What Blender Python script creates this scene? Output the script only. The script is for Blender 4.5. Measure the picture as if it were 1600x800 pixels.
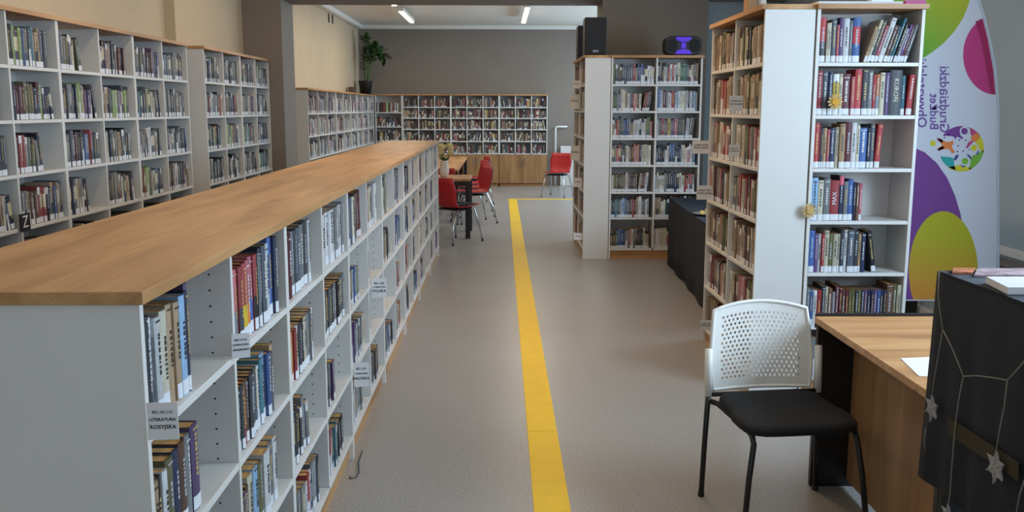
import bpy, bmesh, math, random
from mathutils import Vector, Matrix
R = math.radians
scene = bpy.context.scene
COL = scene.collection
for o in list(bpy.data.objects): bpy.data.objects.remove(o)

# ------------------------------------------------------------------ camera
FPX, CAMH = 1450.0, 1.62
B = ((0.9999312793793216, -0.011578595140504414, 0.001836478533806723),
     (0.0, -0.15665158131270676, -0.9876539282928147),
     (0.011723332240998944, 0.987586056101847, -0.1566408161188087))
cam_d = bpy.data.cameras.new('camera'); cam = bpy.data.objects.new('camera', cam_d); COL.objects.link(cam)
cam_d.sensor_width = 36; cam_d.lens = FPX / 1600 * 36; cam_d.clip_start = 0.05; cam_d.clip_end = 100
m = Matrix.Identity(4)
for i in range(3):
    m[i][0] = B[0][i]; m[i][1] = -B[1][i]; m[i][2] = -B[2][i]
m[2][3] = CAMH
cam.matrix_world = m
scene.camera = cam

# ------------------------------------------------------------------ world, exposure, lights
w = bpy.data.worlds.new('world'); scene.world = w; w.use_nodes = True
w.node_tree.nodes['Background'].inputs[0].default_value = (0.62, 0.76, 1.0, 1)
w.node_tree.nodes['Background'].inputs[1].default_value = 0.6
vs = scene.view_settings
vs.view_transform = 'Standard'; vs.look = 'None'; vs.gamma = 1; vs.use_curve_mapping = False
vs.exposure = 0.12
DAY = (0.60, 0.80, 1.0); WARM = (1.0, 0.70, 0.38)
# (watts, colour) of the near room's six ceiling lamps and of the far room's four; the lamps are built below
NEARP = ((6, WARM), (8, WARM), (7, WARM), (3, WARM), (26, (1.0, .60, .27)), (3, WARM)); FARP = 14; FARC = (1.0, .84, .62)
def area(name, loc, direction, sx, sy, power, color):
    d = bpy.data.lights.new(name, 'AREA'); d.shape = 'RECTANGLE'; d.size = sx; d.size_y = sy
    d.energy = power; d.color = color
    o = bpy.data.objects.new(name, d); COL.objects.link(o); o.location = loc
    o.rotation_euler = Vector(direction).to_track_quat('-Z', 'Y').to_euler()
    return o
# daylight through the windows (the windows themselves are built below)
area('window_daylight', (0.2, -2.32, 1.9), (0, 1, -0.12), 4.4, 1.7, 17, (1.0, .95, .90))
for yy, pw in ((0.6, 16), (3.0, 130), (7.6, 66)):
    area('window_daylight', (3.2, yy, 1.85), (-1, 0, -0.15), 1.7, 1.6, pw, DAY)
for yy in (13.6, 16.2, 18.4):
    area('window_daylight', (3.2, yy, 1.9), (-1, 0, -0.25), 1.7, 1.6, 72, DAY)

# ------------------------------------------------------------------ helpers
def srgb(r, g, b):
    f = lambda c: ((c / 255) / 12.92 if c / 255 <= 0.04045 else ((c / 255 + 0.055) / 1.055) ** 2.4)
    return (f(r), f(g), f(b), 1.0)
def at(x, y, X=None, Y=None, Z=None):
    c = ((x - 800) / FPX, (y - 400) / FPX, 1.0)
    r = [sum(B[k][i] * c[k] for k in range(3)) for i in range(3)]
    t = X / r[0] if X is not None else Y / r[1] if Y is not None else (Z - CAMH) / r[2]
    return Vector((r[0] * t, r[1] * t, CAMH + r[2] * t))
def project(P):
    p = (P[0], P[1], P[2] - CAMH)
    q = [sum(B[k][i] * p[i] for i in range(3)) for k in range(3)]
    return 800 + FPX * q[0] / q[2], 400 + FPX * q[1] / q[2]

class MB:
    def __init__(s): s.v = []; s.f = []; s.c = []
    def quad(s, a, b, c, d, col=None):
        n = len(s.v); s.v += [tuple(a), tuple(b), tuple(c), tuple(d)]; s.f.append((n, n + 1, n + 2, n + 3)); s.c.append(col)
    def box(s, lo, hi, col=None, M=None):
        n = len(s.v)
        P = [(lo[0], lo[1], lo[2]), (hi[0], lo[1], lo[2]), (hi[0], hi[1], lo[2]), (lo[0], hi[1], lo[2]),
             (lo[0], lo[1], hi[2]), (hi[0], lo[1], hi[2]), (hi[0], hi[1], hi[2]), (lo[0], hi[1], hi[2])]
        if M: P = [tuple(M @ Vector(p)) for p in P]
        s.v += P
        for q in ((0, 3, 2, 1), (4, 5, 6, 7), (0, 1, 5, 4), (1, 2, 6, 5), (2, 3, 7, 6), (3, 0, 4, 7)):
            s.f.append(tuple(n + i for i in q)); s.c.append(col)
    def poly(s, pts, col=None):
        n = len(s.v); s.v += [tuple(p) for p in pts]; s.f.append(tuple(range(n, n + len(pts)))); s.c.append(col)
    def prism(s, pts, off, col=None):
        n = len(s.v); k = len(pts); off = Vector(off)
        s.v += [tuple(p) for p in pts] + [tuple(Vector(p) + off) for p in pts]
        s.f.append(tuple(range(n, n + k))[::-1]); s.f.append(tuple(range(n + k, n + 2 * k))); s.c += [col, col]
        for i in range(k):
            j = (i + 1) % k; s.f.append((n + i, n + j, n + k + j, n + k + i)); s.c.append(col)
    def tube(s, pts, r, seg=8, col=None, caps=True):
        pts = [Vector(p) for p in pts]; n0 = len(s.v); up = Vector((0, 0, 1))
        rr = r if isinstance(r, (list, tuple)) else [r] * len(pts)
        prev = None
        for i, p in enumerate(pts):
            t = (pts[min(i + 1, len(pts) - 1)] - pts[max(i - 1, 0)]).normalized()
            if prev is None:
                a = t.cross(up)
                if a.length < 1e-3: a = t.cross(Vector((1, 0, 0)))
            else: a = prev - t * prev.dot(t)
            a.normalize(); prev = a; b = t.cross(a)
            for k in range(seg):
                th = 2 * math.pi * k / seg
                s.v.append(tuple(p + (a * math.cos(th) + b * math.sin(th)) * rr[i]))
        for i in range(len(pts) - 1):
            for k in range(seg):
                k2 = (k + 1) % seg
                s.f.append((n0 + i * seg + k, n0 + i * seg + k2, n0 + (i + 1) * seg + k2, n0 + (i + 1) * seg + k)); s.c.append(col)
        if caps:
            s.f.append(tuple(n0 + k for k in range(seg))[::-1]); s.c.append(col)
            s.f.append(tuple(n0 + (len(pts) - 1) * seg + k for k in range(seg))); s.c.append(col)
    def lathe(s, prof, cx, cy, seg=20, col=None):
        n0 = len(s.v)
        for r, z in prof:
            for k in range(seg):
                th = 2 * math.pi * k / seg; s.v.append((cx + r * math.cos(th), cy + r * math.sin(th), z))
        for i in range(len(prof) - 1):
            for k in range(seg):
                k2 = (k + 1) % seg
                s.f.append((n0 + i * seg + k, n0 + i * seg + k2, n0 + (i + 1) * seg + k2, n0 + (i + 1) * seg + k)); s.c.append(col)
        s.f.append(tuple(n0 + k for k in range(seg))[::-1]); s.c.append(col)
        s.f.append(tuple(n0 + (len(prof) - 1) * seg + k for k in range(seg))); s.c.append(col)
    def mesh(s, name):
        me = bpy.data.meshes.new(name); me.from_pydata(s.v, [], s.f)
        if any(c is not None for c in s.c):
            at_ = me.color_attributes.new('Col', 'FLOAT_COLOR', 'CORNER')
            buf = []
            for f, c in zip(s.f, s.c): buf += list(c or (.5, .5, .5, 1)) * len(f)
            at_.data.foreach_set('color', buf)
        me.update(); return me
    def build(s, name, mat, parent=None, smooth=False, bevel=0.0, loc=None):
        me = s.mesh(name); o = bpy.data.objects.new(name, me); COL.objects.link(o)
        if mat: me.materials.append(mat)
        if smooth:
            for p in me.polygons: p.use_smooth = True
        if bevel:
            b = o.modifiers.new('bevel', 'BEVEL'); b.width = bevel; b.segments = 2; b.limit_method = 'ANGLE'; b.angle_limit = R(40)
        if loc is not None:   # re-origin
            L = Vector(loc)
            for v in me.vertices: v.co -= L
            o.location = L
        if parent is not None:
            o.parent = parent
            if loc is None: o.matrix_parent_inverse = Matrix.Translation(-parent.location) if parent.rotation_euler.z == 0 else Matrix.Identity(4)
        return o
def tag(o, label=None, cat=None, group=None, kind=None):
    if label: o['label'] = label
    if cat: o['category'] = cat
    if group: o['group'] = group
    if kind: o['kind'] = kind
    return o
def empty(name, loc=(0, 0, 0), rz=0):
    o = bpy.data.objects.new(name, None); COL.objects.link(o); o.location = loc; o.rotation_euler.z = rz
    o.empty_display_size = 0.1; return o
def child(o, parent):                    # keep world placement of a mesh built in world space
    o.parent = parent; o.matrix_parent_inverse = Matrix.Identity(4); return o

def text_mesh(body, size, name, mat, parent, M, align='CENTER', extrude=0.0004, fit=None, bold=0.0):
    cu = bpy.data.curves.new(name, 'FONT'); cu.body = body; cu.size = size; cu.align_x = align; cu.align_y = 'CENTER'
    cu.extrude = extrude; cu.resolution_u = 2; cu.offset = bold * size
    tmp = bpy.data.objects.new(name, cu); COL.objects.link(tmp)
    dg = bpy.context.evaluated_depsgraph_get(); me = bpy.data.meshes.new_from_object(tmp.evaluated_get(dg))
    bpy.data.objects.remove(tmp)
    if fit:
        k = fit / max(v.co.x for v in me.vertices); me.transform(Matrix.Diagonal((k, k, 1, 1)))
    me.transform(M); me.name = name
    if M.determinant() < 0: me.flip_normals()
    me.materials.clear(); me.materials.append(mat)
    o = bpy.data.objects.new(name, me); COL.objects.link(o)
    if parent is not None:
        o.parent = parent; o.matrix_parent_inverse = Matrix.Translation(-parent.location)
    return o
def frame_matrix(o, x, y, z):            # columns x,y,z at origin o
    M = Matrix.Identity(4)
    for i in range(3): M[i][0] = x[i]; M[i][1] = y[i]; M[i][2] = z[i]; M[i][3] = o[i]
    return M

# ------------------------------------------------------------------ materials
def mat(name, col, rough=0.5, metal=0.0, noise=0.0, nscale=8.0, bump=0.0, bscale=60.0, emit=None, estr=0.0, trans=0.0, spec=None, attr=None):
    m = bpy.data.materials.new(name); m.use_nodes = True; nt = m.node_tree; bs = nt.nodes['Principled BSDF']
    bs.inputs['Roughness'].default_value = rough; bs.inputs['Metallic'].default_value = metal
    if spec is not None: bs.inputs['Specular IOR Level'].default_value = spec
    if trans: bs.inputs['Transmission Weight'].default_value = trans
    src = None
    tc = nt.nodes.new('ShaderNodeTexCoord')
    if attr:
        a = nt.nodes.new('ShaderNodeAttribute'); a.attribute_name = attr; src = a.outputs['Color']
    if noise:
        n = nt.nodes.new('ShaderNodeTexNoise'); n.inputs['Scale'].default_value = nscale; n.inputs['Detail'].default_value = 5
        nt.links.new(tc.outputs['Object'], n.inputs['Vector'])
        mr = nt.nodes.new('ShaderNodeMapRange'); mr.inputs[1].default_value = .3; mr.inputs[2].default_value = .7
        mr.inputs[3].default_value = 1 - noise; mr.inputs[4].default_value = 1 + noise
        nt.links.new(n.outputs[0], mr.inputs[0])
        mx = nt.nodes.new('ShaderNodeMix'); mx.data_type = 'RGBA'; mx.blend_type = 'MULTIPLY'; mx.inputs[0].default_value = 1
        if src: nt.links.new(src, mx.inputs[6])
        else: mx.inputs[6].default_value = col
        nt.links.new(mr.outputs[0], mx.inputs[7]); src = mx.outputs[2]
    if src: nt.links.new(src, bs.inputs['Base Color'])
    else: bs.inputs['Base Color'].default_value = col
    if bump:
        n = nt.nodes.new('ShaderNodeTexNoise'); n.inputs['Scale'].default_value = bscale; n.inputs['Detail'].default_value = 4
        nt.links.new(tc.outputs['Object'], n.inputs['Vector'])
        b = nt.nodes.new('ShaderNodeBump'); b.inputs['Strength'].default_value = bump; b.inputs['Distance'].default_value = .01
        nt.links.new(n.outputs[0], b.inputs['Height']); nt.links.new(b.outputs[0], bs.inputs['Normal'])
    if emit:
        bs.inputs['Emission Color'].default_value = emit; bs.inputs['Emission Strength'].default_value = estr
    return m
def wood(name, c1, c2, c3, axis='Y', rough=0.42):
    m = bpy.data.materials.new(name); m.use_nodes = True; nt = m.node_tree; bs = nt.nodes['Principled BSDF']
    tc = nt.nodes.new('ShaderNodeTexCoord'); mp = nt.nodes.new('ShaderNodeMapping')
    sc = {'X': (1.1, 9, 9), 'Y': (9, 1.1, 9), 'Z': (9, 9, 1.1)}[axis]
    mp.inputs['Scale'].default_value = sc; nt.links.new(tc.outputs['Object'], mp.inputs['Vector'])
    n = nt.nodes.new('ShaderNodeTexNoise'); n.inputs['Scale'].default_value = 1.0; n.inputs['Detail'].default_value = 6; n.inputs['Distortion'].default_value = .6
    nt.links.new(mp.outputs[0], n.inputs['Vector'])
    r = nt.nodes.new('ShaderNodeValToRGB'); r.color_ramp.elements[0].position = .32; r.color_ramp.elements[0].color = c1
    r.color_ramp.elements[1].position = .7; r.color_ramp.elements[1].color = c3
    e = r.color_ramp.elements.new(.5); e.color = c2
    nt.links.new(n.outputs[0], r.inputs[0])
    mp2 = nt.nodes.new('ShaderNodeMapping'); mp2.inputs['Scale'].default_value = tuple(k * 14 if k > 5 else k * 3 for k in sc)
    nt.links.new(tc.outputs['Object'], mp2.inputs['Vector'])
    n2 = nt.nodes.new('ShaderNodeTexNoise'); n2.inputs['Scale'].default_value = 1; n2.inputs['Detail'].default_value = 3
    nt.links.new(mp2.outputs[0], n2.inputs['Vector'])
    mr = nt.nodes.new('ShaderNodeMapRange'); mr.inputs[1].default_value = .3; mr.inputs[2].default_value = .7; mr.inputs[3].default_value = .88; mr.inputs[4].default_value = 1.08
    nt.links.new(n2.outputs[0], mr.inputs[0])
    mx = nt.nodes.new('ShaderNodeMix'); mx.data_type = 'RGBA'; mx.blend_type = 'MULTIPLY'; mx.inputs[0].default_value = 1
    nt.links.new(r.outputs[0], mx.inputs[6]); nt.links.new(mr.outputs[0], mx.inputs[7]); nt.links.new(mx.outputs[2], bs.inputs['Base Color'])
    bs.inputs['Roughness'].default_value = rough
    return m
OA = (srgb(158, 114, 70), srgb(188, 141, 92), srgb(202, 158, 108))
M_OAKY = wood('oak_lengthwise', *OA, axis='Y'); M_OAKX = wood('oak_crosswise', *OA, axis='X'); M_OAKZ = wood('oak_upright', srgb(140, 102, 64), srgb(160, 120, 78), srgb(174, 134, 90), axis='Z')
M_WHITE = mat('white_laminate', srgb(214, 213, 210), .42, noise=.02, nscale=3)
M_WEDGE = M_WHITE
M_CREAM = mat('cream_paint', srgb(196, 178, 150), .8, noise=.03, nscale=2, bump=.08, bscale=90)
M_TAUPE = mat('taupe_paint', srgb(132, 122, 112), .75, noise=.03, nscale=2, bump=.06, bscale=90)
M_LIGHTW = mat('pale_grey_paint', srgb(160, 172, 178), .8, noise=.02, nscale=2)
M_CEIL = mat('ceiling_paint', srgb(222, 216, 206), .85)
M_TRIM = mat('white_trim', srgb(225, 222, 215), .6)
M_BLACK = mat('black_metal', srgb(22, 22, 24), .4)
M_CHROME = mat('chrome', srgb(200, 202, 206), .2, metal=1.0)
M_PAPER = mat('white_paper', srgb(222, 222, 224), .7)
M_INK = mat('black_ink', srgb(30, 30, 34), .7)
M_CLOTH = mat('black_cloth', srgb(22, 27, 38), .85, noise=.15, nscale=30, bump=.15, bscale=400)
M_YELLOW = mat('yellow_tape', srgb(240, 196, 44), .55, noise=.04, nscale=12)
M_RED = mat('red_plastic', srgb(176, 28, 36), .4)
M_GREYP = mat('grey_plastic', srgb(120, 130, 142), .45)
M_BOOK = mat('book_cover', (.5, .5, .5, 1), .5, attr='Col', noise=.10, nscale=45)
M_PAGE = mat('book_pages', srgb(214, 168, 104), .8, noise=.12, nscale=60)
M_SLAB = mat('spine_sticker', srgb(216, 220, 226), .6)
M_HOLE = mat('peg_hole', srgb(40, 40, 44), .8)
M_PINE = mat('dark_plastic', srgb(14, 15, 20), .5)

def floor_mat():
    m = bpy.data.materials.new('speckled_vinyl'); m.use_nodes = True; nt = m.node_tree; bs = nt.nodes['Principled BSDF']
    tc = nt.nodes.new('ShaderNodeTexCoord')
    a = nt.nodes.new('ShaderNodeTexNoise'); a.inputs['Scale'].default_value = 120; a.inputs['Detail'].default_value = 4; a.inputs['Roughness'].default_value = .7
    b = nt.nodes.new('ShaderNodeTexNoise'); b.inputs['Scale'].default_value = 1.3; b.inputs['Detail'].default_value = 3
    for n in (a, b): nt.links.new(tc.outputs['Object'], n.inputs['Vector'])
    r = nt.nodes.new('ShaderNodeValToRGB'); r.color_ramp.elements[0].position = .36; r.color_ramp.elements[0].color = srgb(131, 128, 125)
    r.color_ramp.elements[1].position = .64; r.color_ramp.elements[1].color = srgb(180, 177, 173)
    nt.links.new(a.outputs[0], r.inputs[0])
    mr = nt.nodes.new('ShaderNodeMapRange'); mr.inputs[1].default_value = .3; mr.inputs[2].default_value = .7; mr.inputs[3].default_value = .96; mr.inputs[4].default_value = 1.04
    nt.links.new(b.outputs[0], mr.inputs[0])
    mx = nt.nodes.new('ShaderNodeMix'); mx.data_type = 'RGBA'; mx.blend_type = 'MULTIPLY'; mx.inputs[0].default_value = 1
    nt.links.new(r.outputs[0], mx.inputs[6]); nt.links.new(mr.outputs[0], mx.inputs[7]); nt.links.new(mx.outputs[2], bs.inputs['Base Color'])
    bs.inputs['Roughness'].default_value = .33
    return m
M_FLOOR = floor_mat()

# ------------------------------------------------------------------ room shell
def struct(name, boxes, m_, parent=None, bevel=0):
    mb = MB()
    for lo, hi in boxes: mb.box(lo, hi)
    o = mb.build(name, m_, bevel=bevel)
    if parent is not None: child(o, parent)
    else: o['kind'] = 'structure'
    return o
CEIL = 3.34
struct('floor', [((-3.4, -2.6, -.1), (3.6, 20.1, 0))], M_FLOOR)
struct('ceiling', [((-3.4, -2.6, CEIL), (3.6, 20.1, CEIL + .1))], M_CEIL)
struct('wall_left', [((-3.3, -2.6, 0), (-3.08, 8.75, CEIL)), ((-3.3, 8.75, 0), (-2.98, 11.0, CEIL))], M_CREAM)
wlf = struct('wall_far_left', [((-3.3, 11.62, 0), (-2.98, 19.85, CEIL))], M_CREAM)
wfar = struct('wall_far', [((-3.3, 19.85, 0), (3.6, 20.1, CEIL))], M_TAUPE)
struct('wall_pillar_left', [((-3.3, 11.0, 0), (-2.53, 11.62, 2.86))], M_TAUPE)
struct('wall_pillar_right', [((1.17, 11.0, 0), (2.39, 11.62, 2.86))], M_TAUPE)
struct('wall_beam', [((-3.3, 11.0, 2.86), (3.3, 11.62, CEIL))], M_TAUPE)
struct('wall_pillar_rear', [((2.39, 11.15, 0), (3.3, 11.62, 2.86))], M_LIGHTW)
struct('wall_right', [((3.3, -2.6, 0), (3.6, 19.85, CEIL))], M_LIGHTW)
struct('wall_near', [((-3.3, -2.6, 0), (3.3, -2.4, CEIL))], M_LIGHTW)
# cornice in the far room
struct('trim_1', [((-2.98, 19.73, CEIL - .09), (3.3, 19.85, CEIL)), ((-2.98, 11.62, CEIL - .09), (-2.86, 19.73, CEIL))], M_TRIM, bevel=.02)
struct('baseboard_right', [((3.28, -2.4, 0), (3.3, 11.0, .1))], M_TRIM)
mb = MB()
for k, px in enumerate((513, 519)):
    p = at(px, 26 + k * 2, X=-2.98); mb = MB(); mb.box((-2.98, p.y - .03, p.z - .1), (-2.966, p.y + .03, p.z + .05)); child(mb.build('vent_slot', M_BLACK), wlf)
# windows that give the daylight
M_PANE = mat('window_daylit_glass', srgb(200, 215, 235), .1, emit=(DAY[0], DAY[1], DAY[2], 1), estr=.8)
def window(n, lo, hi, axis):
    root = empty('window_%d' % n, ((lo[0] + hi[0]) / 2, (lo[1] + hi[1]) / 2, lo[2])); root['kind'] = 'structure'
    t = .06
    mbf = MB(); mbp = MB(); mbs = MB()
    if axis == 'X':
        x0, x1 = lo[0], hi[0]
        for a, b in (((x0, lo[1], lo[2]), (x1, hi[1], lo[2] + t)), ((x0, lo[1], hi[2] - t), (x1, hi[1], hi[2])), ((x0, lo[1], lo[2]), (x1, lo[1] + t, hi[2])), ((x0, hi[1] - t, lo[2]), (x1, hi[1], hi[2])), ((x0, (lo[1] + hi[1]) / 2 - .03, lo[2]), (x1, (lo[1] + hi[1]) / 2 + .03, hi[2]))): mbf.box(a, b)
        mbp.box((x1 - .012, lo[1] + t, lo[2] + t), (x1 - .004, hi[1] - t, hi[2] - t))
        mbs.box((x0 - .1, lo[1] - .05, lo[2] - .04), (x1, hi[1] + .05, lo[2]))
    else:
        y0, y1 = lo[1], hi[1]
        for a, b in (((lo[0], y0, lo[2]), (hi[0], y1, lo[2] + t)), ((lo[0], y0, hi[2] - t), (hi[0], y1, hi[2])), ((lo[0], y0, lo[2]), (lo[0] + t, y1, hi[2])), ((hi[0] - t, y0, lo[2]), (hi[0], y1, hi[2])), (((lo[0] + hi[0]) / 2 - .03, y0, lo[2]), ((lo[0] + hi[0]) / 2 + .03, y1, hi[2]))): mbf.box(a, b)
        mbp.box((lo[0] + t, y0 + .004, lo[2] + t), (hi[0] - t, y0 + .012, hi[2] - t))
        mbs.box((lo[0] - .05, y0, lo[2] - .04), (hi[0] + .05, y1 + .1, lo[2]))
    for mm, nm, ma in ((mbf, 'window_frame', M_TRIM), (mbp, 'pane', M_PANE), (mbs, 'window_sill', M_TRIM)):
        mm.build(nm, ma, root)
window(1, (-2.1, -2.4, 1.0), (-.1, -2.36, 2.8), 'Y'); window(2, (.3, -2.4, 1.0), (2.3, -2.36, 2.8), 'Y')
for i, yy in enumerate((.6, 3.0, 7.6, 13.6, 16.2, 18.4)):
    window(3 + i, (3.26, yy - .9, 1.0), (3.3, yy + .9, 2.75), 'X')
# yellow guide stripes on the floor
def slabthing(name, lo, hi, m_, label, cat, group=None, bevel=0):
    mb = MB(); mb.box(lo, hi); c = ((lo[0] + hi[0]) / 2, (lo[1] + hi[1]) / 2, lo[2])
    return tag(mb.build(name, m_, loc=c, bevel=bevel), label, cat, group)
st = empty('floor_stripe', (.208, 10, 0)); tag(st, 'long yellow guide stripe running down the grey aisle floor', 'floor stripe')
for a, b in ((.4, 4.515), (4.52, 9.2), (9.205, 13.0), (13.005, 16.85)):
    mb = MB(); mb.box((.134, a, 0), (.284, b, .003)); mb.build('strip', M_YELLOW, st)
slabthing('floor_stripe', (.29, 16.7, 0), (2.9, 16.85, .003), M_YELLOW, 'short yellow guide stripe crossing the floor before the lone red chair', 'floor stripe')

# ------------------------------------------------------------------ bookcases
COMP = []     # compartments to fill with books
def case(name, label, cat, origin, u, n, bays, zs, top, depth, group=None, plinth=0.08, t=.018, back=True, plinth_mat=None, double=False, side_z0=0.0, key=None, holes=False, last_side=True):
    """origin: floor point of the front left corner; u runs along the front, n points out of the front.
    bays: clear spacing boundaries along u; zs: top of each shelf board, low to high; top: underside of the top board."""
    o = Vector(origin); u = Vector(u); n = Vector(n); L = bays[-1]
    root = empty(name, o + u * (L / 2) - n * (depth / 2)); tag(root, label, cat, group)
    def bx(nm, u0, u1, d0, d1, z0, z1, m_=M_WHITE, bev=.0012):
        a = o + u * u0 - n * d0; b = o + u * u1 - n * d1
        mb = MB(); mb.box((min(a.x, b.x), min(a.y, b.y), z0), (max(a.x, b.x), max(a.y, b.y), z1))
        return mb.build(nm, m_, root, bevel=bev)
    bx('side_panel', 0, t, 0, depth, side_z0, top)
    bx('side_panel', L - t, L, 0, depth, side_z0, top)
    for d in bays[1:-1]: bx('divider', d - t / 2, d + t / 2, 0, depth, zs[0], top)
    dback = depth / 2 if double else depth - .006
    bx('back_panel', t, L - t, dback - .004, dback + .004, zs[0], top)
    pm = plinth_mat or M_OAKY
    if side_z0 == 0:
        bx('plinth', t, L - t, .02, .036, 0, zs[0] - .02, pm)
    for i in range(len(bays) - 1):
        a = bays[i] + (t if i == 0 else t / 2); b = bays[i + 1] - (t if i == len(bays) - 2 else t / 2)
        for j, z in enumerate(zs):
            bx('shelf', a + .0005, b - .0005, .001, dback - .004, z - .02, z)
            if double: bx('shelf', a + .0005, b - .0005, dback + .004, depth - .001, z - .02, z)
            zt = (zs[j + 1] - .02) if j < len(zs) - 1 else top
            COMP.append(dict(key=key, bay=i, row=len(zs) - 1 - j, o=o + u * a + Vector((0, 0, z)), u=u, n=n, w=b - a, h=zt - z, d=dback - .01))
        if holes:
            mbh = MB()
            for zrow in range(int((top - zs[0]) / .041)):
                z = zs[0] + .02 + zrow * .041
                for d in (.055,):
                    c = o + u * (b - .0006) - n * d + Vector((0, 0, z))
                    pts = [c + n * (.0032 * math.cos(k * math.pi / 3)) + Vector((0, 0, .0032 * math.sin(k * math.pi / 3))) for k in range(6)]
                    mbh.poly(pts)
            tag(mbh.build('peg_hole', M_HOLE, root), kind='stuff')
    return root
ORD = ['first', 'second', 'third', 'fourth', 'fifth', 'sixth', 'seventh', 'eighth', 'ninth', 'tenth', 'eleventh', 'twelfth', 'thirteenth', 'fourteenth', 'fifteenth', 'sixteenth', 'seventeenth', 'eighteenth', 'nineteenth', 'twentieth', 'twenty-first', 'twenty-second', 'twenty-third', 'twenty-fourth', 'twenty-fifth', 'twenty-sixth', 'twenty-seventh', 'twenty-eighth', 'twenty-ninth', 'thirtieth', 'thirty-first', 'thirty-second', 'thirty-third', 'thirty-fourth', 'thirty-fifth']
# low double sided run in the middle of the room
LX0, LX1, LY0, LB = -.69, -1.225, 1.742, .605
for k in range(7):
    case('low_bookcase', '%s low white bookcase unit from the camera under the long oak top' % ORD[k], 'bookcase',
         (LX0, LY0 + k * 2 * LB, 0), (0, 1, 0), (1, 0, 0), [0, LB, 2 * LB], [.115, .408, .698, .987], 1.25, .535,
         group='low white bookcase units in the aisle', double=True, key=('low', k), holes=k < 3)
slabthing('bookcase_top', (LX1 - .02, LY0 - .012, 1.251), (LX0 + .012, LY0 + 14 * LB + .015, 1.277), M_OAKY, 'long oak-coloured top board covering the low white bookcases', 'countertop', bevel=.002)
# left wall run, before the wall step
ZT = [.07, .34, .616, .928, 1.238, 1.55, 1.862]
for k in range(3):
    b0 = 8.45 - (k * 2 + 2) * .61
    case('tall_bookcase', ['tall white bookcase on left wall touching the projecting bookcase', 'tall white bookcase in the middle of the left wall run', 'tall white bookcase on left wall cut off by the picture edge'][k], 'bookcase',
         (-2.79, b0, 0), (0, 1, 0), (1, 0, 0), [0, .61, 1.22], ZT, 2.16, .28, group='tall bookcases on the left wall', key=('left', k))
case('tall_bookcase', 'narrow single tall white bookcase at near end of left wall run', 'bookcase', (-2.79, 8.45 - 7 * .61, 0), (0, 1, 0), (1, 0, 0), [0, .61], ZT, 2.16, .28, group='tall bookcases on the left wall', key=('left', 3))
slabthing('bookcase_top', (-3.078, 8.45 - 7 * .61 - .01, 2.161), (-2.775, 8.45, 2.187), M_OAKY, 'oak-coloured top board along the left wall bookcases', 'countertop')
for k in range(2):
    case('tall_bookcase', ['tall white bookcase before the wall step with blank near side panel', 'tall white bookcase against the taupe pillar on the left'][k], 'bookcase',
         (-2.69, 8.60 + k * 1.19, 0), (0, 1, 0), (1, 0, 0), [0, .595, 1.19], ZT, 2.15, .28, group='tall bookcases on the left wall', key=('left2', k))
slabthing('bookcase_top', (-2.975, 8.59, 2.151), (-2.675, 10.985, 2.177), M_OAKY, 'short oak-coloured top board beside the taupe pillar', 'countertop')
# far room, left wall
ZB = [.07, .31, .62, .93, 1.24, 1.555]
for k in range(3):
    case('wall_bookcase', ['white bookcase just behind the taupe pillar in the far room', 'middle white bookcase along far room left wall', 'white bookcase below the potted plant in far room corner'][k], 'bookcase',
         (-2.64, 12.88 + k * 2.22, 0), (0, 1, 0), (1, 0, 0), [0, .74, 1.48, 2.22], ZB, 1.872, .31, group='far room left wall bookcases', key=('fleft', k))
slabthing('bookcase_top', (-2.975, 12.86, 1.873), (-2.625, 19.56, 1.899), M_OAKY, 'oak-coloured top board along far room left wall', 'countertop')
# far room, back wall
case('corner_bookcase', 'white corner bookcase with grey back in the far room', 'bookcase', (-2.62, 19.55, 0), (1, 0, 0), (0, -1, 0), [0, .562], [.07, .36, .655, .951, 1.25, 1.544], 1.89, .28, plinth_mat=M_OAKX, key=('corner', 0))
for k in range(3):
    x0 = -2.055 + k * 1.007
    nm = ['leftmost', 'middle', 'rightmost'][k]
    rt = empty('cupboard', (x0 + .5, 19.69, 0)); tag(rt, '%s oak-fronted two-door cupboard under the far bookcases' % nm, 'cupboard', 'oak cupboards at the far wall')
    mb = MB(); mb.box((x0, 19.57, .06), (x0 + 1.006, 19.845, .672)); mb.build('body', M_OAKZ, rt)
    mb = MB(); mb.box((x0 + .01, 19.60, 0), (x0 + .99, 19.83, .06)); mb.build('plinth', M_OAKX, rt)
    for s in (0, 1):
        mb = MB(); mb.box((x0 + .004 + s * .502, 19.548, .075), (x0 + .500 + s * .502, 19.5695, .668)); d = mb.build('door', M_OAKZ, rt, bevel=.002)
        hx = x0 + .503 + (.045 if s else -.045)
        mb = MB(); mb.tube([(hx, 19.549, .44), (hx, 19.52, .44), (hx, 19.52, .60), (hx, 19.549, .60)], .007); h = mb.build('handle', M_CHROME, None); h.parent = d; h.matrix_parent_inverse = Matrix.Identity(4)
    case('wall_bookcase', '%s three-bay white bookcase against the far taupe wall' % nm, 'bookcase',
         (x0, 19.55, 0), (1, 0, 0), (0, -1, 0), [0, .3355, .671, 1.006], [.695, .951, 1.198, 1.43, 1.654], 1.888, .29,
         side_z0=.673, key=('far', k))
slabthing('bookcase_top', (-2.62, 19.535, 1.8905), (.966, 19.845, 1.917), M_OAKX, 'oak-coloured top board along the far wall bookcases', 'countertop')
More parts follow.
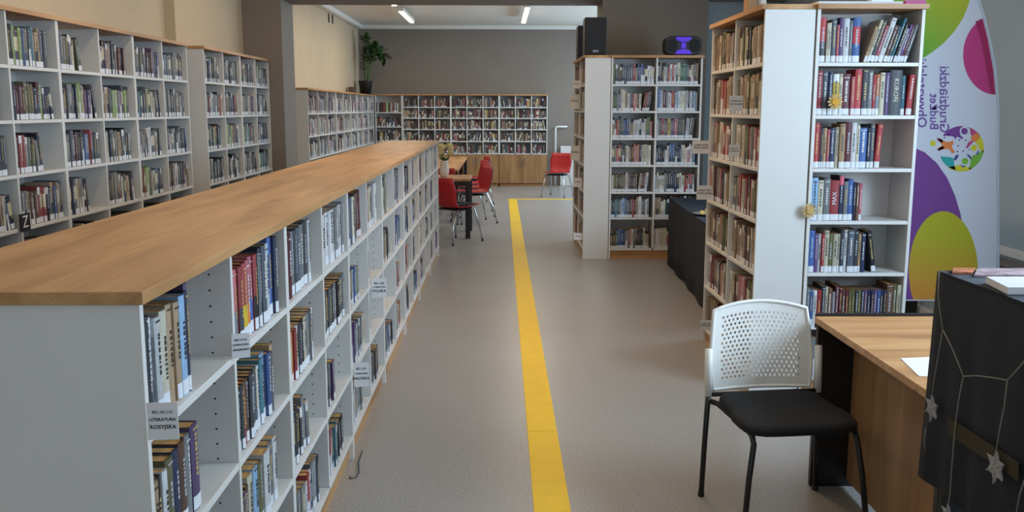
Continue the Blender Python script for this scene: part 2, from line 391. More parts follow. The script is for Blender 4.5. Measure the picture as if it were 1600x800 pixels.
# tall cases on the right: one faces the aisle, one faces the camera
ZR = [.10, .40, .708, 1.003, 1.296, 1.588, 1.873]
case('tall_bookcase', 'tall white bookcase facing the aisle behind the white chair', 'bookcase', (1.43, 6.42, 0), (0, -1, 0), (-1, 0, 0), [0, .635, 1.27], ZR, 2.155, .275, group='tall bookcases on the right', key=('rside', 0))
slabthing('bookcase_top', (1.412, 5.146, 2.156), (1.706, 6.44, 2.182), M_OAKY, 'oak-coloured top board on the aisle-facing right bookcase', 'countertop')
case('tall_bookcase', 'tall white single-bay bookcase beside the feather banner', 'bookcase', (1.712, 5.14, 0), (1, 0, 0), (0, -1, 0), [0, .586], ZR, 2.155, .29, plinth_mat=M_OAKX, group='tall bookcases on the right', key=('rfront', 0))
slabthing('bookcase_top', (1.7075, 5.115, 2.156), (2.305, 5.432, 2.182), M_OAKX, 'oak-coloured top board on the bookcase beside the banner', 'countertop')
# middle tall cases
ZM = [.115, .455, .734, 1.024, 1.311, 1.599, 1.88]
case('tall_bookcase', 'tall white bookcase facing the aisle below the black loudspeakers', 'bookcase', (.89, 11.45, 0), (0, -1, 0), (-1, 0, 0), [0, .72, 1.44], ZM, 2.155, .275, group='tall bookcases in mid room', key=('mside', 0))
slabthing('bookcase_top', (.872, 10.002, 2.156), (1.166, 11.47, 2.182), M_OAKY, 'oak-coloured top board under the black loudspeakers', 'countertop')
case('tall_bookcase', 'tall white two-bay bookcase below the purple-lit party speaker', 'bookcase', (1.17, 10.0, 0), (1, 0, 0), (0, -1, 0), [0, .483, .967], ZM, 2.155, .29, plinth_mat=M_OAKX, group='tall bookcases in mid room', key=('mfront', 0))
slabthing('bookcase_top', (1.1675, 9.985, 2.156), (2.15, 10.295, 2.182), M_OAKX, 'oak-coloured top board under the purple-lit party speaker', 'countertop')

# ------------------------------------------------------------------ books
PAL = {'R': (176, 48, 56, 'red'), 'P': (198, 92, 112, 'pink'), 'M': (98, 30, 46, 'maroon'), 'W': (208, 210, 214, 'white'), 'G': (122, 128, 134, 'grey'),
       'D': (58, 63, 72, 'dark grey'), 'K': (26, 28, 34, 'black'), 'N': (36, 46, 82, 'navy'), 'B': (56, 98, 168, 'blue'), 'L': (128, 174, 216, 'pale blue'),
       'C': (44, 122, 142, 'teal'), 'E': (58, 110, 74, 'green'), 'Y': (216, 184, 48, 'yellow'), 'O': (206, 124, 58, 'orange'), 'T': (182, 150, 110, 'tan'),
       'U': (98, 74, 128, 'purple'), 'I': (208, 202, 178, 'ivory'), 'V': (106, 106, 66, 'olive'), 'H': (108, 74, 56, 'brown'), 'S': (84, 96, 112, 'slate'), 'Z': (150, 190, 60, 'lime')}
PALETTES = {'dark': 'DDKSSGGNNBHTTIVWMUSCDRZG', 'mixed': 'GGDDSSWWINBHTRCEGSVUP', 'tan': 'TTTTIIHHRVGDMTIGHRPT', 'pale': 'WWWIIITGGGSNBDPHRWIE', 'pale2': 'WWWGGISIUPBTSHW',  # tan: warm lamp tone put into the colours of the aisle-facing books
            'far': 'HHMMRDDKGTTGPHVSHTDYH', 'blue': 'CNBBCHDWMGG', 'lowp': 'GGSSDDWWINHTBCGDSUR'}
HERO = {
 ('rfront', 0, 0): 'R3.8/24%D I1.2/21 I1.5/21.2 S2.8/23 P1.4/20 U2.6/24 W3.4/23.4 G1.8/22.4 B4.2/24~R _2.2 T1.5/20>17 I1.6/23.5>17 D2.4/23.5>17 P2/20.5>17 W2.8/24.5>17 H2/20.5>17 S1.8/20>17 C1.4/24.5>17 K1.4/22>17 W1.2/19>17 U1.6/21>17 M1.4/21>17 G1.8/23.5>17',
 ('rfront', 0, 1): 'R3/24 S2.8/23.6 N2.6/23.4 Y3.2/22.4^W I1.8/22.4 M4.6/22.4 P2/21 R3.8/25 D3.2/25 G2.4/24 R1.8/22.2 O2.2/22.2%G I2.6/23.2 U2.4/23.2 D6.6/24.5 C2.2/21.6 _.6 R3/22>4',
 ('rfront', 0, 2): 'R2.8/25 M1/24 S1.2/22 T1.8/22.2 P1.6/21.6 N3/22.2 I2/22.6 T3/24.6 M3.4/25.4 W2.6/25.2 I2/23.6 B4.2/22.4 N1.6/22 S2.2/24.4 _.3 R2.8/24.4>3',
 ('rfront', 0, 3): 'L3.4/24 I3/22.6 G3.6/23.6 R5/22.6 N2.4/25^P G2.4/22 B3/23 N1.4/21.4 H1.6/21.2 P1.6/20.8',
 ('rfront', 0, 4): 'B3/24 U2/22 W1.8/22 R1.4/22 I2.4/24 V2.4/22 I2.4/22 I1.6/22 D2/24 W2/24.2 S3.4/24.2 D2.4/24 T1.6/22 N2.4/22.4 _.5 K2.4/23.5<9',
 ('rfront', 0, 5): 'G2/22 B2/21 W2/20.4 R2.4/20.6 D2/23 I1.4/22.5 H2.6/21.5 G1.6/19.5 M2/23 M1.8/22.5 H1.7/21 M1.7/20.6 V1.7/20.6 V1.7/20.6 D1.7/20.6 V1.7/20.6 D1.7/20.6 U1.7/20.6 N1.7/20.6 N1.7/20.6 U1.7/20.6 B1.7/20.6 N1.7/20.6 N1.7/20.6 H3.6/24 V2/24 I2.2/23.5',
 ('low', 0, 0, 0): 'Y2.6/20^K D1.4/22.5 S2.6/21.5^W W2.2/21 M1/20.6 I2.8/21.4 T2.4/22 T2.2/21.8 L2.6/22.6 N1.4/23 U1.4/24.4',
 ('low', 0, 0, 1): 'V1.6/20 T2.2/20 K1.6/20 W1.8/20.4 V2.8/22 N2.6/22.4 H2.8/22.8 G2.2/23 U3.4/24.2',
 ('low', 0, 1, 0): 'K1.4/19 P3.4/20.5%I P2.6/21%G R3/21.2%D R3.4/21.4%Y P3/21.6%O P3/22%B R2.6/22%K G1.8/22 N1.6/23 S3.6/23.4 W2/23.4 L2.4/23 B3.4/24.4 N2.6/24%D',
 ('low', 0, 1, 1): 'T3/20.5^H G1.6/21 D1.8/21.2 R2/21.4^H H1.8/21.6 D2/22 D2/22 S2/22.4 W1.8/22 C2/23.4 L3.4/24.4%S B2.4/23 S2.6/22 T2/24',
 ('low', 0, 1, 2): 'V2/19 D2/19 U1.8/19.4 H1.6/20 I3/22 L3/22.4 V2.4/22 W4/23.5 G3/24 W2.6/24.2',
 ('low', 1, 0, 0): 'N2/21.5 D2/21.5 M2.6/21.8 G3/22 D1.4/22 S3.2/22.4 G3.4/22.6 D2.8/23 W1.6/23',
 ('low', 1, 0, 1): 'G2/20.4 O4/20.6 R1.6/21 W2/21.4 D2/21.6 K1.8/22 I2.4/22 G2.4/22.4 S2.2/22.6 W2/22.6',
 ('low', 1, 1, 0): 'D2.4/21 W3/21.6 W3/21.6 W3/21.6 W3.2/21.8 W3/21.8 G3/22 W2.4/22 W2.4/22 G2/22.5',
 ('low', 1, 1, 1): 'D2.6/22 K1.6/22 G3/22.4 K1.8/22.4 S3/22.4 D3/22.6 G2.8/22.6 K2.4/22.6 S3/23 D2.4/23 G2.6/23',
 ('low', 2, 0, 0): 'L2/21 B2.6/22 S2.6/22.4 I2.4/22 D2/23 W2/22 _1 H2.2/22.6<6 M2.4/22.8<6',
 ('low', 2, 0, 1): 'V2.6/19 T2/20 K2/20.6 W2/19.6 B2.4/21 Z2/19 G2.4/19',
 ('low', 2, 1, 0): 'P3/21 R2.6/21.6 I3/21.6 W2.6/22 G2/22 W3/22.4 D1.6/22',
 ('mfront', 0, 0, 1): 'E2.2/17 E2.2/17 G1.8/18 U1.8/17.5 I2.4/23 I2.2/22 T2.4/21 W2.4/19 G1.8/20 H1.8/19 P1.8/18 T2/18.5 H1.8/18 I2.4/18.5 _.8 M1.8/20>9 R1.6/20>9 H2/21>9 D1.6/21>9',
 ('mfront', 0, 1, 1): 'B1.8/23 L1.6/22 W2/21.6 M3.4/22 G2/20 W2/20 W1.4/19 R3.4/21 W2/20 L1.6/21 W2/21 I2/21 I2/21.4 I2/21 W2/21.6 N1.8/21 W2/21 S2/21 L1.6/21 G2/20',
 ('mfront', 0, 0, 5): 'C2/19 N2/20 C2/19.6 C1.6/20 S2/19.6 W1.4/19 L3/21 B2.4/21 G2/19 D1.6/20 H2/19.6 R2/20 H2/19 T2.4/22 W3/23 G2/20 S2/19 W2/20 G2/21',
 ('mfront', 0, 0, 4): 'I2/18 V2.2/19 V2.2/18.6 H2.2/19 V2/18.4 V2.2/19.6 T1.6/18 W2.4/21 G1.6/19 H2/19.4 D2/19 H2/19.6 V2/20 _.8 I2/20>6 H2/20>6 M2.2/20>6 W2.6/21>6',
 ('mfront', 0, 1, 2): 'W1.8/20 G1.8/19 S1.8/20 R2.2/21 G1.8/19 H1.6/19 Y3/20.6 G1.8/19 U2/20 P3/21 S2/20 S2.2/20 D1.8/20 G1.8/20 _.6 W3.4/21>4 G2/22>7 D2/22>7',
 ('corner', 0, 0, 0): 'H2.4/20 W2/19 G2/20 M3/20 D2/21 M3.4/20 R2.6/21 D2/20 Z4/22 V2/20 H3/19 W2.4/19 P3/20 H3/21 I2/20 G3/20 W2/19',
}
FILL = {('low', 0, 0, 2): .5, ('low', 1, 0, 2): .5, ('low', 1, 1, 2): .45, ('low', 2, 1, 1): .3, ('low', 2, 1, 2): .35, ('low', 3, 0, 2): .3}
LOWFILL = {('low', 0, 0, 0): .32, ('low', 0, 0, 1): .335, ('low', 0, 1, 0): .53, ('low', 0, 1, 1): .47, ('low', 0, 1, 2): .45, ('low', 1, 0, 0): .45, ('low', 1, 0, 1): .46,
           ('low', 1, 1, 0): .56, ('low', 1, 1, 1): .57, ('low', 2, 0, 0): .5, ('low', 2, 0, 1): .36, ('low', 2, 1, 0): .52}
TEXTS = {('rfront', 0, 0, 1, 15): ('KUROŃ', .036, 'down', 'I'), ('rfront', 0, 0, 3, 4): ('MAX', .034, 'up', 'W')}
rng = random.Random(11)
def shade(c, k): return tuple(min(1, max(0, x * k)) for x in c[:3]) + (1,)
def parse(s):
    out = []
    for tkn in s.split():
        if tkn[0] == '_': out.append(('gap', float(tkn[1:]) / 100)); continue
        code = tkn[0]; rest = tkn[1:]; lean = 0; sec = None; mode = None
        for ch in '><':
            if ch in rest: rest, a = rest.split(ch); lean = float(a) * (1 if ch == '>' else -1)
        for ch in '%^~':
            if ch in rest: rest, sec = rest.split(ch); mode = ch
        t, h = rest.split('/'); out.append(('book', code, float(t) / 100, float(h) / 100, lean, mode, sec))
    return out
def randlist(w, h, fill, pal, tmin, tmax, hmin, hmax, lean):
    out = []; x = 0; run = 0; code = None
    while True:
        if run <= 0: code = rng.choice(PALETTES[pal]); run = rng.choice((1, 1, 1, 1, 2, 3)); hb = rng.uniform(hmin, hmax)
        run -= 1
        t = rng.uniform(tmin, tmax); 
        if x + t > w * fill - .012: break
        hh = min(h - .025, max(hmin, hb + rng.uniform(-.008, .008)))
        mode, sec = rng.choice(((None, None),) * 6 + (('%', 'W'), ('^', 'W'), ('~', 'I'), ('%', 'D'), ('^', 'K')))
        out.append(('book', code, t, hh, 0, mode, sec)); x += t + .0008
    if fill < .93 and lean and len(out) > 4 and rng.random() < .6:
        k = rng.choice((1, 2, 3)); ang = -rng.uniform(5, 11)
        for i in range(len(out) - k, len(out)): out[i] = out[i][:4] + (ang,) + out[i][5:]
        out.insert(len(out) - k, ('gap', .002))
    return out
STYLE = {'low': ('lowp', .6, .92, .022, .042, .185, .235), 'left': ('dark', .84, .97, .02, .04, .19, .235), 'left2': ('dark', .86, .97, .02, .04, .19, .23), 'fleft': ('pale2', .9, .98, .018, .035, .18, .25),
         'corner': ('far', .9, .98, .018, .032, .17, .22), 'far': ('far', .93, .99, .012, .022, .145, .185), 'rside': ('tan', .94, .985, .02, .042, .2, .24), 'rfront': ('mixed', .9, .95, .016, .03, .19, .24),
         'mside': ('tan', .88, .97, .016, .032, .18, .235), 'mfront': ('pale', .94, .985, .016, .027, .175, .23)}
BOOKS = []
for cp in COMP:
    k0, k1 = cp['key']; kk = (k0, k1, cp['bay'], cp['row'])
    st_ = STYLE[k0]
    if k0 in ('left', 'left2') and cp['row'] == 6: continue
    hero = HERO.get(kk) or HERO.get((k0, k1, cp['row']) if k0 == 'rfront' else None)
    hidden_row = (k0 == 'rfront' and cp['row'] == 6) or (k0 == 'far' and False)
    if hero: lst = parse(hero)
    else:
        fill = FILL.get(kk, rng.uniform(st_[1], st_[2]))
        if k0 == 'left' and rng.random() < .18: fill *= .62
        lst = randlist(cp['w'], cp['h'], fill, st_[0], *st_[3:7], lean=True)
    x = .003 + rng.uniform(0, .004); idx = 0
    tot = sum(b[1] if b[0] == 'gap' else (b[2] / math.cos(R(b[4])) + .0007) for b in lst) + .006
    if hero and any(b[0] == 'book' and b[4] > 8 for b in lst): tot += .225 * math.sin(R(max(b[4] for b in lst if b[0] == 'book')))
    sc = min(1, (cp['w'] - .006) / tot) if hero else 1
    if kk in LOWFILL: sc = (LOWFILL[kk] - .006) / tot
    first_lean = True; plain_h = 0
    for b in lst:
        if b[0] == 'gap': x += b[1]; continue
        _, code, t, h, lean, mode, sec = b
        if k0 == 'low' and cp['row'] > 0: h *= .84
        t *= sc; h = min(h, cp['h'] - .012); th = R(lean); idx += 1
        if lean < 0 and first_lean:          # leaning back against the upright ones
            x += h * math.sin(-th) * 1.0; first_lean = False
            if BOOKS and BOOKS[-1]['h'] < h * math.cos(th): x += 0
        w_ = t / math.cos(th)
        need = w_ + (h * math.sin(th) if lean > 0 else 0)
        if x + need > cp['w'] - .001:
            if lean > 0:
                h = max(.15, (cp['w'] - .002 - x - w_) / math.sin(th)) if (cp['w'] - .002 - x - w_) > .04 else h
            if x + w_ + (h * math.sin(th) if lean > 0 else 0) > cp['w'] - .0005: break
        dd = min(cp['d'] - .035, rng.uniform(.125, .16) * (1.15 if h > .225 else 1))
        base = cp['o'] + cp['u'] * x - cp['n'] * (.012 + rng.uniform(0, .012))
        bk = dict(cp=cp, kk=kk, idx=idx, base=base, t=t, h=h, d=dd, th=th, code=code, mode=mode, sec=sec, seed=rng.random(), label=rng.random() < {'fleft': .6, 'far': .3, 'corner': .3}.get(k0, .9))
        # how large it shows in the photograph
        def P(a, bb, c, bk=bk):
            th_ = bk['th']; uu = a * math.cos(th_) + c * math.sin(th_); zz = -a * math.sin(th_) + c * math.cos(th_) + (bk['t'] * math.sin(th_) if th_ > 0 else 0)
            return bk['base'] + bk['cp']['u'] * uu - bk['cp']['n'] * bb + Vector((0, 0, zz))
        bk['P'] = P
        q = [project(P(a, 0, c)) for a, c in ((0, 0), (t, 0), (t, h), (0, h))]
        q = [(min(1600, max(0, a)), min(800, max(0, c))) for a, c in q]
        ar = abs(sum(q[i][0] * q[(i + 1) % 4][1] - q[(i + 1) % 4][0] * q[i][1] for i in range(4))) / 2
        ctr = P(t / 2, 0, h * .75)
        if k0 in ('left', 'left2') and CAMH + (ctr.z - CAMH) * (1.225 / -ctr.x) < 1.28: ar = 0
        if hidden_row: ar = 0
        if k0 == 'mfront' and cp['bay'] == 1 and cp['row'] >= 5: ar = 0
        if k0 in ('far', 'corner', 'fleft'): ar *= .5
        if k0 == 'rside' and cp['bay'] == 1 and cp['row'] >= 6: ar = 0
        bk['area'] = ar; BOOKS.append(bk)
        x += w_ + .0007 + rng.uniform(0, .0006)
BOOKS.sort(key=lambda b: -b['area'])

DESAT = {'rfront': .92, 'low': .8, 'left': .62, 'left2': .6, 'far': .6, 'fleft': .5, 'mfront': .7, 'rside': .7, 'mside': .6, 'corner': .6}
def book_cols(bk):
    r = random.Random(bk['seed']); c = srgb(*PAL[bk['code']][:3]); lum_ = .3 * c[0] + .55 * c[1] + .15 * c[2]; k_ = DESAT.get(bk['kk'][0], .8)
    c = shade([lum_ + (x - lum_) * k_ for x in c[:3]], r.uniform(.6, 1.0))
    s = shade(srgb(*PAL[bk['sec']][:3]), r.uniform(.85, 1.1)) if bk['sec'] else None
    h = bk['h']; f = {'%': ((0, .46, s), (.46, 1, c)), '^': ((0, .8, c), (.8, 1, s)), '~': ((0, .42, c), (.42, .8, s), (.8, 1, c))}.get(bk['mode'], ((0, 1, c),))
    return r, c, [(a * h, b * h, k) for a, b, k in f]
def title_marks(mb, bk, r, b0):
    P, t, h = bk['P'], bk['t'], bk['h']
    if t < .011: return
    lum = sum(srgb(*PAL[bk['code']][:3])[:3]) / 3
    ink = srgb(38, 38, 46) if lum > .3 else srgb(*r.choice(((205, 205, 200), (190, 165, 100), (170, 175, 185))))
    y = h * r.uniform(.3, .42); end = h * r.uniform(.72, .92)
    a0, a1 = t * .36, t * .64
    while y < end:
        l = r.uniform(.004, .011)
        mb.quad(P(a0, b0, y), P(a1, b0, y), P(a1, b0, y + l), P(a0, b0, y + l), ink); y += l + r.uniform(.0015, .006)
    if r.random() < .5 and t > .018:
        z = h * r.uniform(.9, .95); mb.quad(P(t * .15, b0, z), P(t * .85, b0, z), P(t * .85, b0, z + .004), P(t * .15, b0, z + .004), ink)
CASE_TXT = {'low': lambda k: 'bay %s of low oak-topped bookcase' % ORD[k[1] * 2 + k[2]], }
ROWN = ['top', 'second', 'third', 'fourth', 'fifth', 'sixth', 'bottom']
def book_label(bk):
    k0, k1, bay, row = bk['kk']; cn = PAL[bk['code']][3]
    lean = 'leaning ' if abs(bk['th']) > .1 else ''
    o = ORD[min(bk['idx'] - 1, len(ORD) - 1)]
    if k0 == 'low':
        rn = ['top', 'second', 'third', 'bottom'][row]
        return '%s%s book, %s from left, %s row, %s bay of low oak-topped bookcase' % (lean, cn, o, rn, ORD[k1 * 2 + bay])
    if k0 == 'rfront': return '%s%s book, %s from left, %s shelf of bookcase beside banner' % (lean, cn, o, ROWN[row])
    if k0 in ('rside', 'mside'): return '%s%s book, %s from left, %s row, %s bay, %s bookcase' % (lean, cn, o, ROWN[row], ('far', 'near')[bay], {'rside': 'right aisle-facing', 'mside': 'loudspeaker'}[k0])
    if k0 == 'mfront': return '%s%s book, %s from left, %s row, %s bay, bookcase under party speaker' % (lean, cn, o, ROWN[row], ('left', 'right')[bay])
    if k0 == 'left':
        col = (3 - k1) * 2 - 1 + bay if k1 < 3 else 0
        return '%s%s book, %s from left, %s row, left wall bookcases, %s visible column' % (lean, cn, o, ROWN[row], ORD[max(0, col - 1)])
    if k0 == 'left2': return '%s%s book, %s from left, %s row, %s column before taupe pillar' % (lean, cn, o, ROWN[row], ORD[k1 * 2 + bay])
    return '%s book, %s from left, %s row, %s' % (cn, o, ROWN[row], {'fleft': 'far room left wall %s bay' % ORD[k1 * 3 + bay], 'corner': 'far corner bookcase', 'far': 'far wall bookcases %s bay' % ORD[k1 * 3 + bay]}[k0])
GROUPS = {'low': 'books on the low bookcases', 'rfront': 'books beside the banner', 'rside': 'books facing the aisle on the right', 'mside': 'books facing the aisle below loudspeakers', 'mfront': 'books under the party speaker',
          'left': 'books on the left wall', 'left2': 'books before the taupe pillar', 'fleft': 'books in the far room', 'corner': 'books in the far room', 'far': 'books in the far room'}
NBOOK = 300
for bk in BOOKS[:NBOOK]:
    P, t, h, d = bk['P'], bk['t'], bk['h'], bk['d']; r, c, bands = book_cols(bk)
    mb = MB(); bl = min(.003, t * .16); e = min(.002, t * .12)
    prof = [(0, .0012), (t * .2, -bl * .55), (t * .5, -bl), (t * .8, -bl * .55), (t, .0012)]
    for z0, z1, cc in bands:
        for i in range(4):
            (a0, b0), (a1, b1) = prof[i], prof[i + 1]
            mb.quad(P(a0, b0, z0), P(a1, b1, z0), P(a1, b1, z1), P(a0, b0, z1), cc)
    ct, cb = bands[-1][2], bands[0][2]
    mb.poly([P(a, b, h) for a, b in prof] + [P(t, .004, h), P(0, .004, h)], ct)
    mb.poly(([P(a, b, 0) for a, b in prof] + [P(t, .004, 0), P(0, .004, 0)])[::-1], cb)
    mb.quad(P(t, .004, 0), P(0, .004, 0), P(0, .004, h), P(t, .004, h), c)
    for a0, a1 in ((0, e), (t - e, t)):      # boards
        q = [P(a0, .0012, 0), P(a1, .0012, 0), P(a1, d, 0), P(a0, d, 0)]; q2 = [P(a0, .0012, h), P(a1, .0012, h), P(a1, d, h), P(a0, d, h)]
        n = len(mb.v); mb.v += [tuple(p) for p in q + q2]
        for f in ((0, 3, 2, 1), (4, 5, 6, 7), (0, 1, 5, 4), (1, 2, 6, 5), (2, 3, 7, 6), (3, 0, 4, 7)): mb.f.append(tuple(n + i for i in f)); mb.c.append(c)
    tx = TEXTS.get(bk['kk'] + (bk['idx'],)) or TEXTS.get((bk['kk'][0], 0) + (0, bk['kk'][3], bk['idx']))
    if not tx: title_marks(mb, bk, r, -bl - .0004)
    root = mb.build('book', M_BOOK, loc=P(t / 2, d / 2, 0)); tag(root, book_label(bk), 'book', GROUPS[bk['kk'][0]])
    pm = MB(); q = [P(a, b, c_) for c_ in (.002, h - .003) for a, b in ((e, .0042), (t - e, .0042), (t - e, d - .004), (e, d - .004))]
    pm.v += [tuple(p) for p in q]
    for f in ((0, 3, 2, 1), (4, 5, 6, 7), (0, 1, 5, 4), (1, 2, 6, 5), (2, 3, 7, 6), (3, 0, 4, 7)): pm.f.append(f); pm.c.append(None)
    pm.build('pages', M_PAGE, root)
    if bk['label']:
        lm = MB(); lh = min(.034, h * .16); z0 = .003
        for i in range(4):
            (a0, b0), (a1, b1) = prof[i], prof[i + 1]
            lm.quad(P(a0, b0 - .0007, z0), P(a1, b1 - .0007, z0), P(a1, b1 - .0007, z0 + lh), P(a0, b0 - .0007, z0 + lh))
        lm.build('spine_sticker', M_SLAB, root)
    if tx:
        body, size, dr, ic = tx; p = P(t / 2, -bl - .0008, h * .56); un, nn = bk['cp']['u'], bk['cp']['n']
        up = Vector((0, 0, 1)); xd, yd = (-up, un) if dr == 'down' else (up, -un)
        text_mesh(body, size, 'spine_title', mat('title_ink', srgb(*PAL[ic][:3]), .6), root, frame_matrix(p, xd, yd, nn))
mb = MB()
PG = srgb(182, 150, 104); LB_ = srgb(214, 218, 224)
for bk in BOOKS[NBOOK:]:
    P, t, h, d = bk['P'], bk['t'], bk['h'], bk['d']; r, c, bands = book_cols(bk)
    for z0, z1, cc in bands: mb.quad(P(0, 0, z0), P(t, 0, z0), P(t, 0, z1), P(0, 0, z1), cc)
    mb.quad(P(t, 0, 0), P(t, d, 0), P(t, d, h), P(t, 0, h), c); mb.quad(P(0, d, 0), P(0, 0, 0), P(0, 0, h), P(0, d, h), c)
    mb.quad(P(0, .003, h - .002), P(t, .003, h - .002), P(t, d, h - .002), P(0, d, h - .002), PG)
    mb.quad(P(0, 0, h), P(t, 0, h), P(t, .003, h), P(0, .003, h), c)
    mb.quad(P(t, d, 0), P(0, d, 0), P(0, d, h), P(t, d, h), PG)
    if bk['label']:
        lh = min(.032, h * .15); mb.quad(P(0.001, -.0006, .003), P(t - .001, -.0006, .003), P(t - .001, -.0006, .003 + lh), P(.001, -.0006, .003 + lh), LB_)
    if bk['area'] > 20: title_marks(mb, bk, r, -.0005)
tag(mb.build('book_rows', M_BOOK), 'remaining rows of small mixed books filling the farther bookcase shelves', 'books', kind='stuff')

# ------------------------------------------------------------------ ceiling lamps (far room lamps are in view; the near room has the same kind)
M_LAMP = mat('lamp_diffuser', srgb(255, 245, 225), .4, emit=(1.0, .86, .66, 1), estr=9.0)
def lamp(x, y0, y1, label, power, color):
    rt = empty('ceiling_lamp', (x, (y0 + y1) / 2, CEIL)); tag(rt, label, 'ceiling lamp', 'linear ceiling lamps')
    z = CEIL - .12
    mb = MB(); mb.box((x - .045, y0, z), (x + .045, y1, z + .06)); mb.build('housing', M_TRIM, rt, bevel=.004)
    mb = MB(); mb.box((x - .035, y0 + .01, z - .012), (x + .035, y1 - .01, z - .0005)); mb.build('diffuser', M_LAMP, rt)
    for yy in (y0 + .25, y1 - .25):
        mb = MB(); mb.tube([(x, yy, z + .06), (x, yy, CEIL)], .008); mb.build('suspension', M_CHROME, rt)
    d = bpy.data.lights.new('lamp_light', 'AREA'); d.shape = 'RECTANGLE'; d.size = .07; d.size_y = y1 - y0; d.energy = power; d.color = color
    o = bpy.data.objects.new('lamp_light', d); COL.objects.link(o); o.location = (x, (y0 + y1) / 2, z - .02)
lamp(-1.67, 15.9, 17.9, 'lit linear ceiling lamp nearer the potted plant', FARP, FARC)
lamp(-1.67, 13.2, 15.0, 'lit linear ceiling lamp half behind the beam on the left', FARP, FARC)
lamp(.42, 15.3, 17.9, 'lit linear ceiling lamp fully in view above the lone red chair', FARP, FARC)
lamp(.42, 12.8, 14.6, 'lit linear ceiling lamp half behind the beam above the aisle', FARP, FARC)
for i, (x, y) in enumerate(((-1.9, 2.6), (-1.9, 6.2), (-1.9, 9.2), (.45, 3.0), (.45, 6.4), (.45, 9.2))):
    lamp(x, y - .95, y + .95, ['near', 'middle', 'far'][i % 3] + ' linear ceiling lamp over ' + ('the left wall bookcases' if i < 3 else 'the yellow-striped aisle'), *NEARP[i])

# ------------------------------------------------------------------ paper signs on the shelf edges
def flag(rect, X, out, lines, label, group, turn=0):
    """a small card sticking out of the shelf front (plane x = X) towards the aisle; rect is where the photograph shows it"""
    x0, y0, x1, y1 = rect; root_px = x0 if out > 0 else x1
    p = at(root_px, (y0 + y1) / 2, X=X); pw = (x1 - x0) * p.y / FPX; ph = (y1 - y0) * p.y / FPX * 1.01
    u = Vector((math.cos(R(turn)), math.sin(R(turn)), 0)); upv = Vector((0, 0, 1)); nn = Vector((u.y, -u.x, 0))
    pw /= math.cos(R(turn)); c = p + u * (pw / 2 if out > 0 else -pw / 2)
    mb = MB(); a = u * pw / 2; b = upv * ph / 2
    mb.prism([c - a - b, c + a - b, c + a + b, c - a + b], -nn * .0015)
    o = mb.build('shelf_sign', M_PAPER, loc=c); tag(o, label, 'sign', group)
    k = len(lines)
    for i, l in enumerate(lines):
        sz = min(ph * .19, pw / max(1, len(l)) * 1.5)
        text_mesh(l, sz, 'lettering', M_INK, o, frame_matrix(c + upv * (((k - 1) / 2 - i) * ph * .2 + ph * .05) + nn * .0006, u, upv, nn), extrude=0.0002, bold=.018)
    return o
G1, G2, G3 = 'paper signs on the low bookcases', 'paper signs on the right bookcase', 'paper signs below the loudspeakers'
LP = LX0 + .003
flag((230, 628, 279, 690), LP, 1, ['821.161.1-3', 'LITERATURA', 'ROSYJSKA'], 'white paper sign on the first bay of the low bookcase', G1, 4)
flag((362, 522, 388, 562), LP, 1, ['821.111-3', 'LITERATURA', 'ANGIELSKA'], 'white paper sign below the pink-topped books, low bookcase second bay', G1, 25)
flag((581, 435, 604, 466), LP, 1, ['821.162', 'LITERATURA', 'POLSKA'], 'white paper sign on second row of low bookcase, farthest along', G1, 8)
flag((553, 566, 577, 606), LP, 1, ['821.131', 'LITERATURA', 'WŁOSKA'], 'white paper sign on third row of the low bookcase', G1, 8)
for r4, l in (((1140, 150, 1161, 173), 'beside the black books on second row'), ((1139, 226, 1155, 244), 'on third row of the near bay'), ((1082, 220, 1110, 240), 'on third row of the far bay'), ((1089, 290, 1112, 312), 'on fourth row of the far bay'), ((1094, 500, 1112, 516), 'near the floor of the far bay')):
    flag(r4, 1.428, -1, ['LITERATURA', 'POPULARNA'], 'cream paper sign %s, right aisle-facing bookcase' % l, G2, -4)
for r4, l in (((895, 126, 907, 138), 'highest'), ((891, 148, 905, 170), 'second highest'), ((892, 228, 906, 250), 'third highest'), ((896, 278, 909, 292), 'fourth highest'), ((896, 364, 910, 375), 'lowest')):
    flag(r4, .888, -1, ['POEZJA'], '%s small paper sign on the bookcase below the loudspeakers' % l, G3)
# Z plate on the left wall case
p = at(40, 347, X=-2.775); mb = MB(); mb.box((-2.783, p.y - .055, p.z - .05), (-2.775, p.y + .055, p.z + .05))
zo = tag(mb.build('letter_plate', M_BLACK, loc=(-2.779, p.y, p.z - .05)), 'small black plate with pale letter Z on left wall shelf', 'sign')
text_mesh('Z', .1, 'letter', M_PAPER, zo, frame_matrix((-2.7745, p.y, p.z), (0, 1, 0), (0, 0, 1), (1, 0, 0)))

# ------------------------------------------------------------------ white perforated chair
M_WPL = mat('white_plastic', srgb(226, 224, 218), .45); M_SEAT = mat('black_fabric', srgb(18, 17, 20), .9, noise=.2, nscale=120, bump=.2, bscale=500)
CH = empty('visitor_chair', (1.118, 3.605, 0), R(7)); tag(CH, 'white perforated-back chair with black seat beside the desk', 'chair')
def cpart(mb, name, m_, smooth=False, bevel=0, parent=None):
    o = mb.build(name, m_, None, smooth, bevel); o.parent = parent or CH; o.matrix_parent_inverse = Matrix.Identity(4); return o
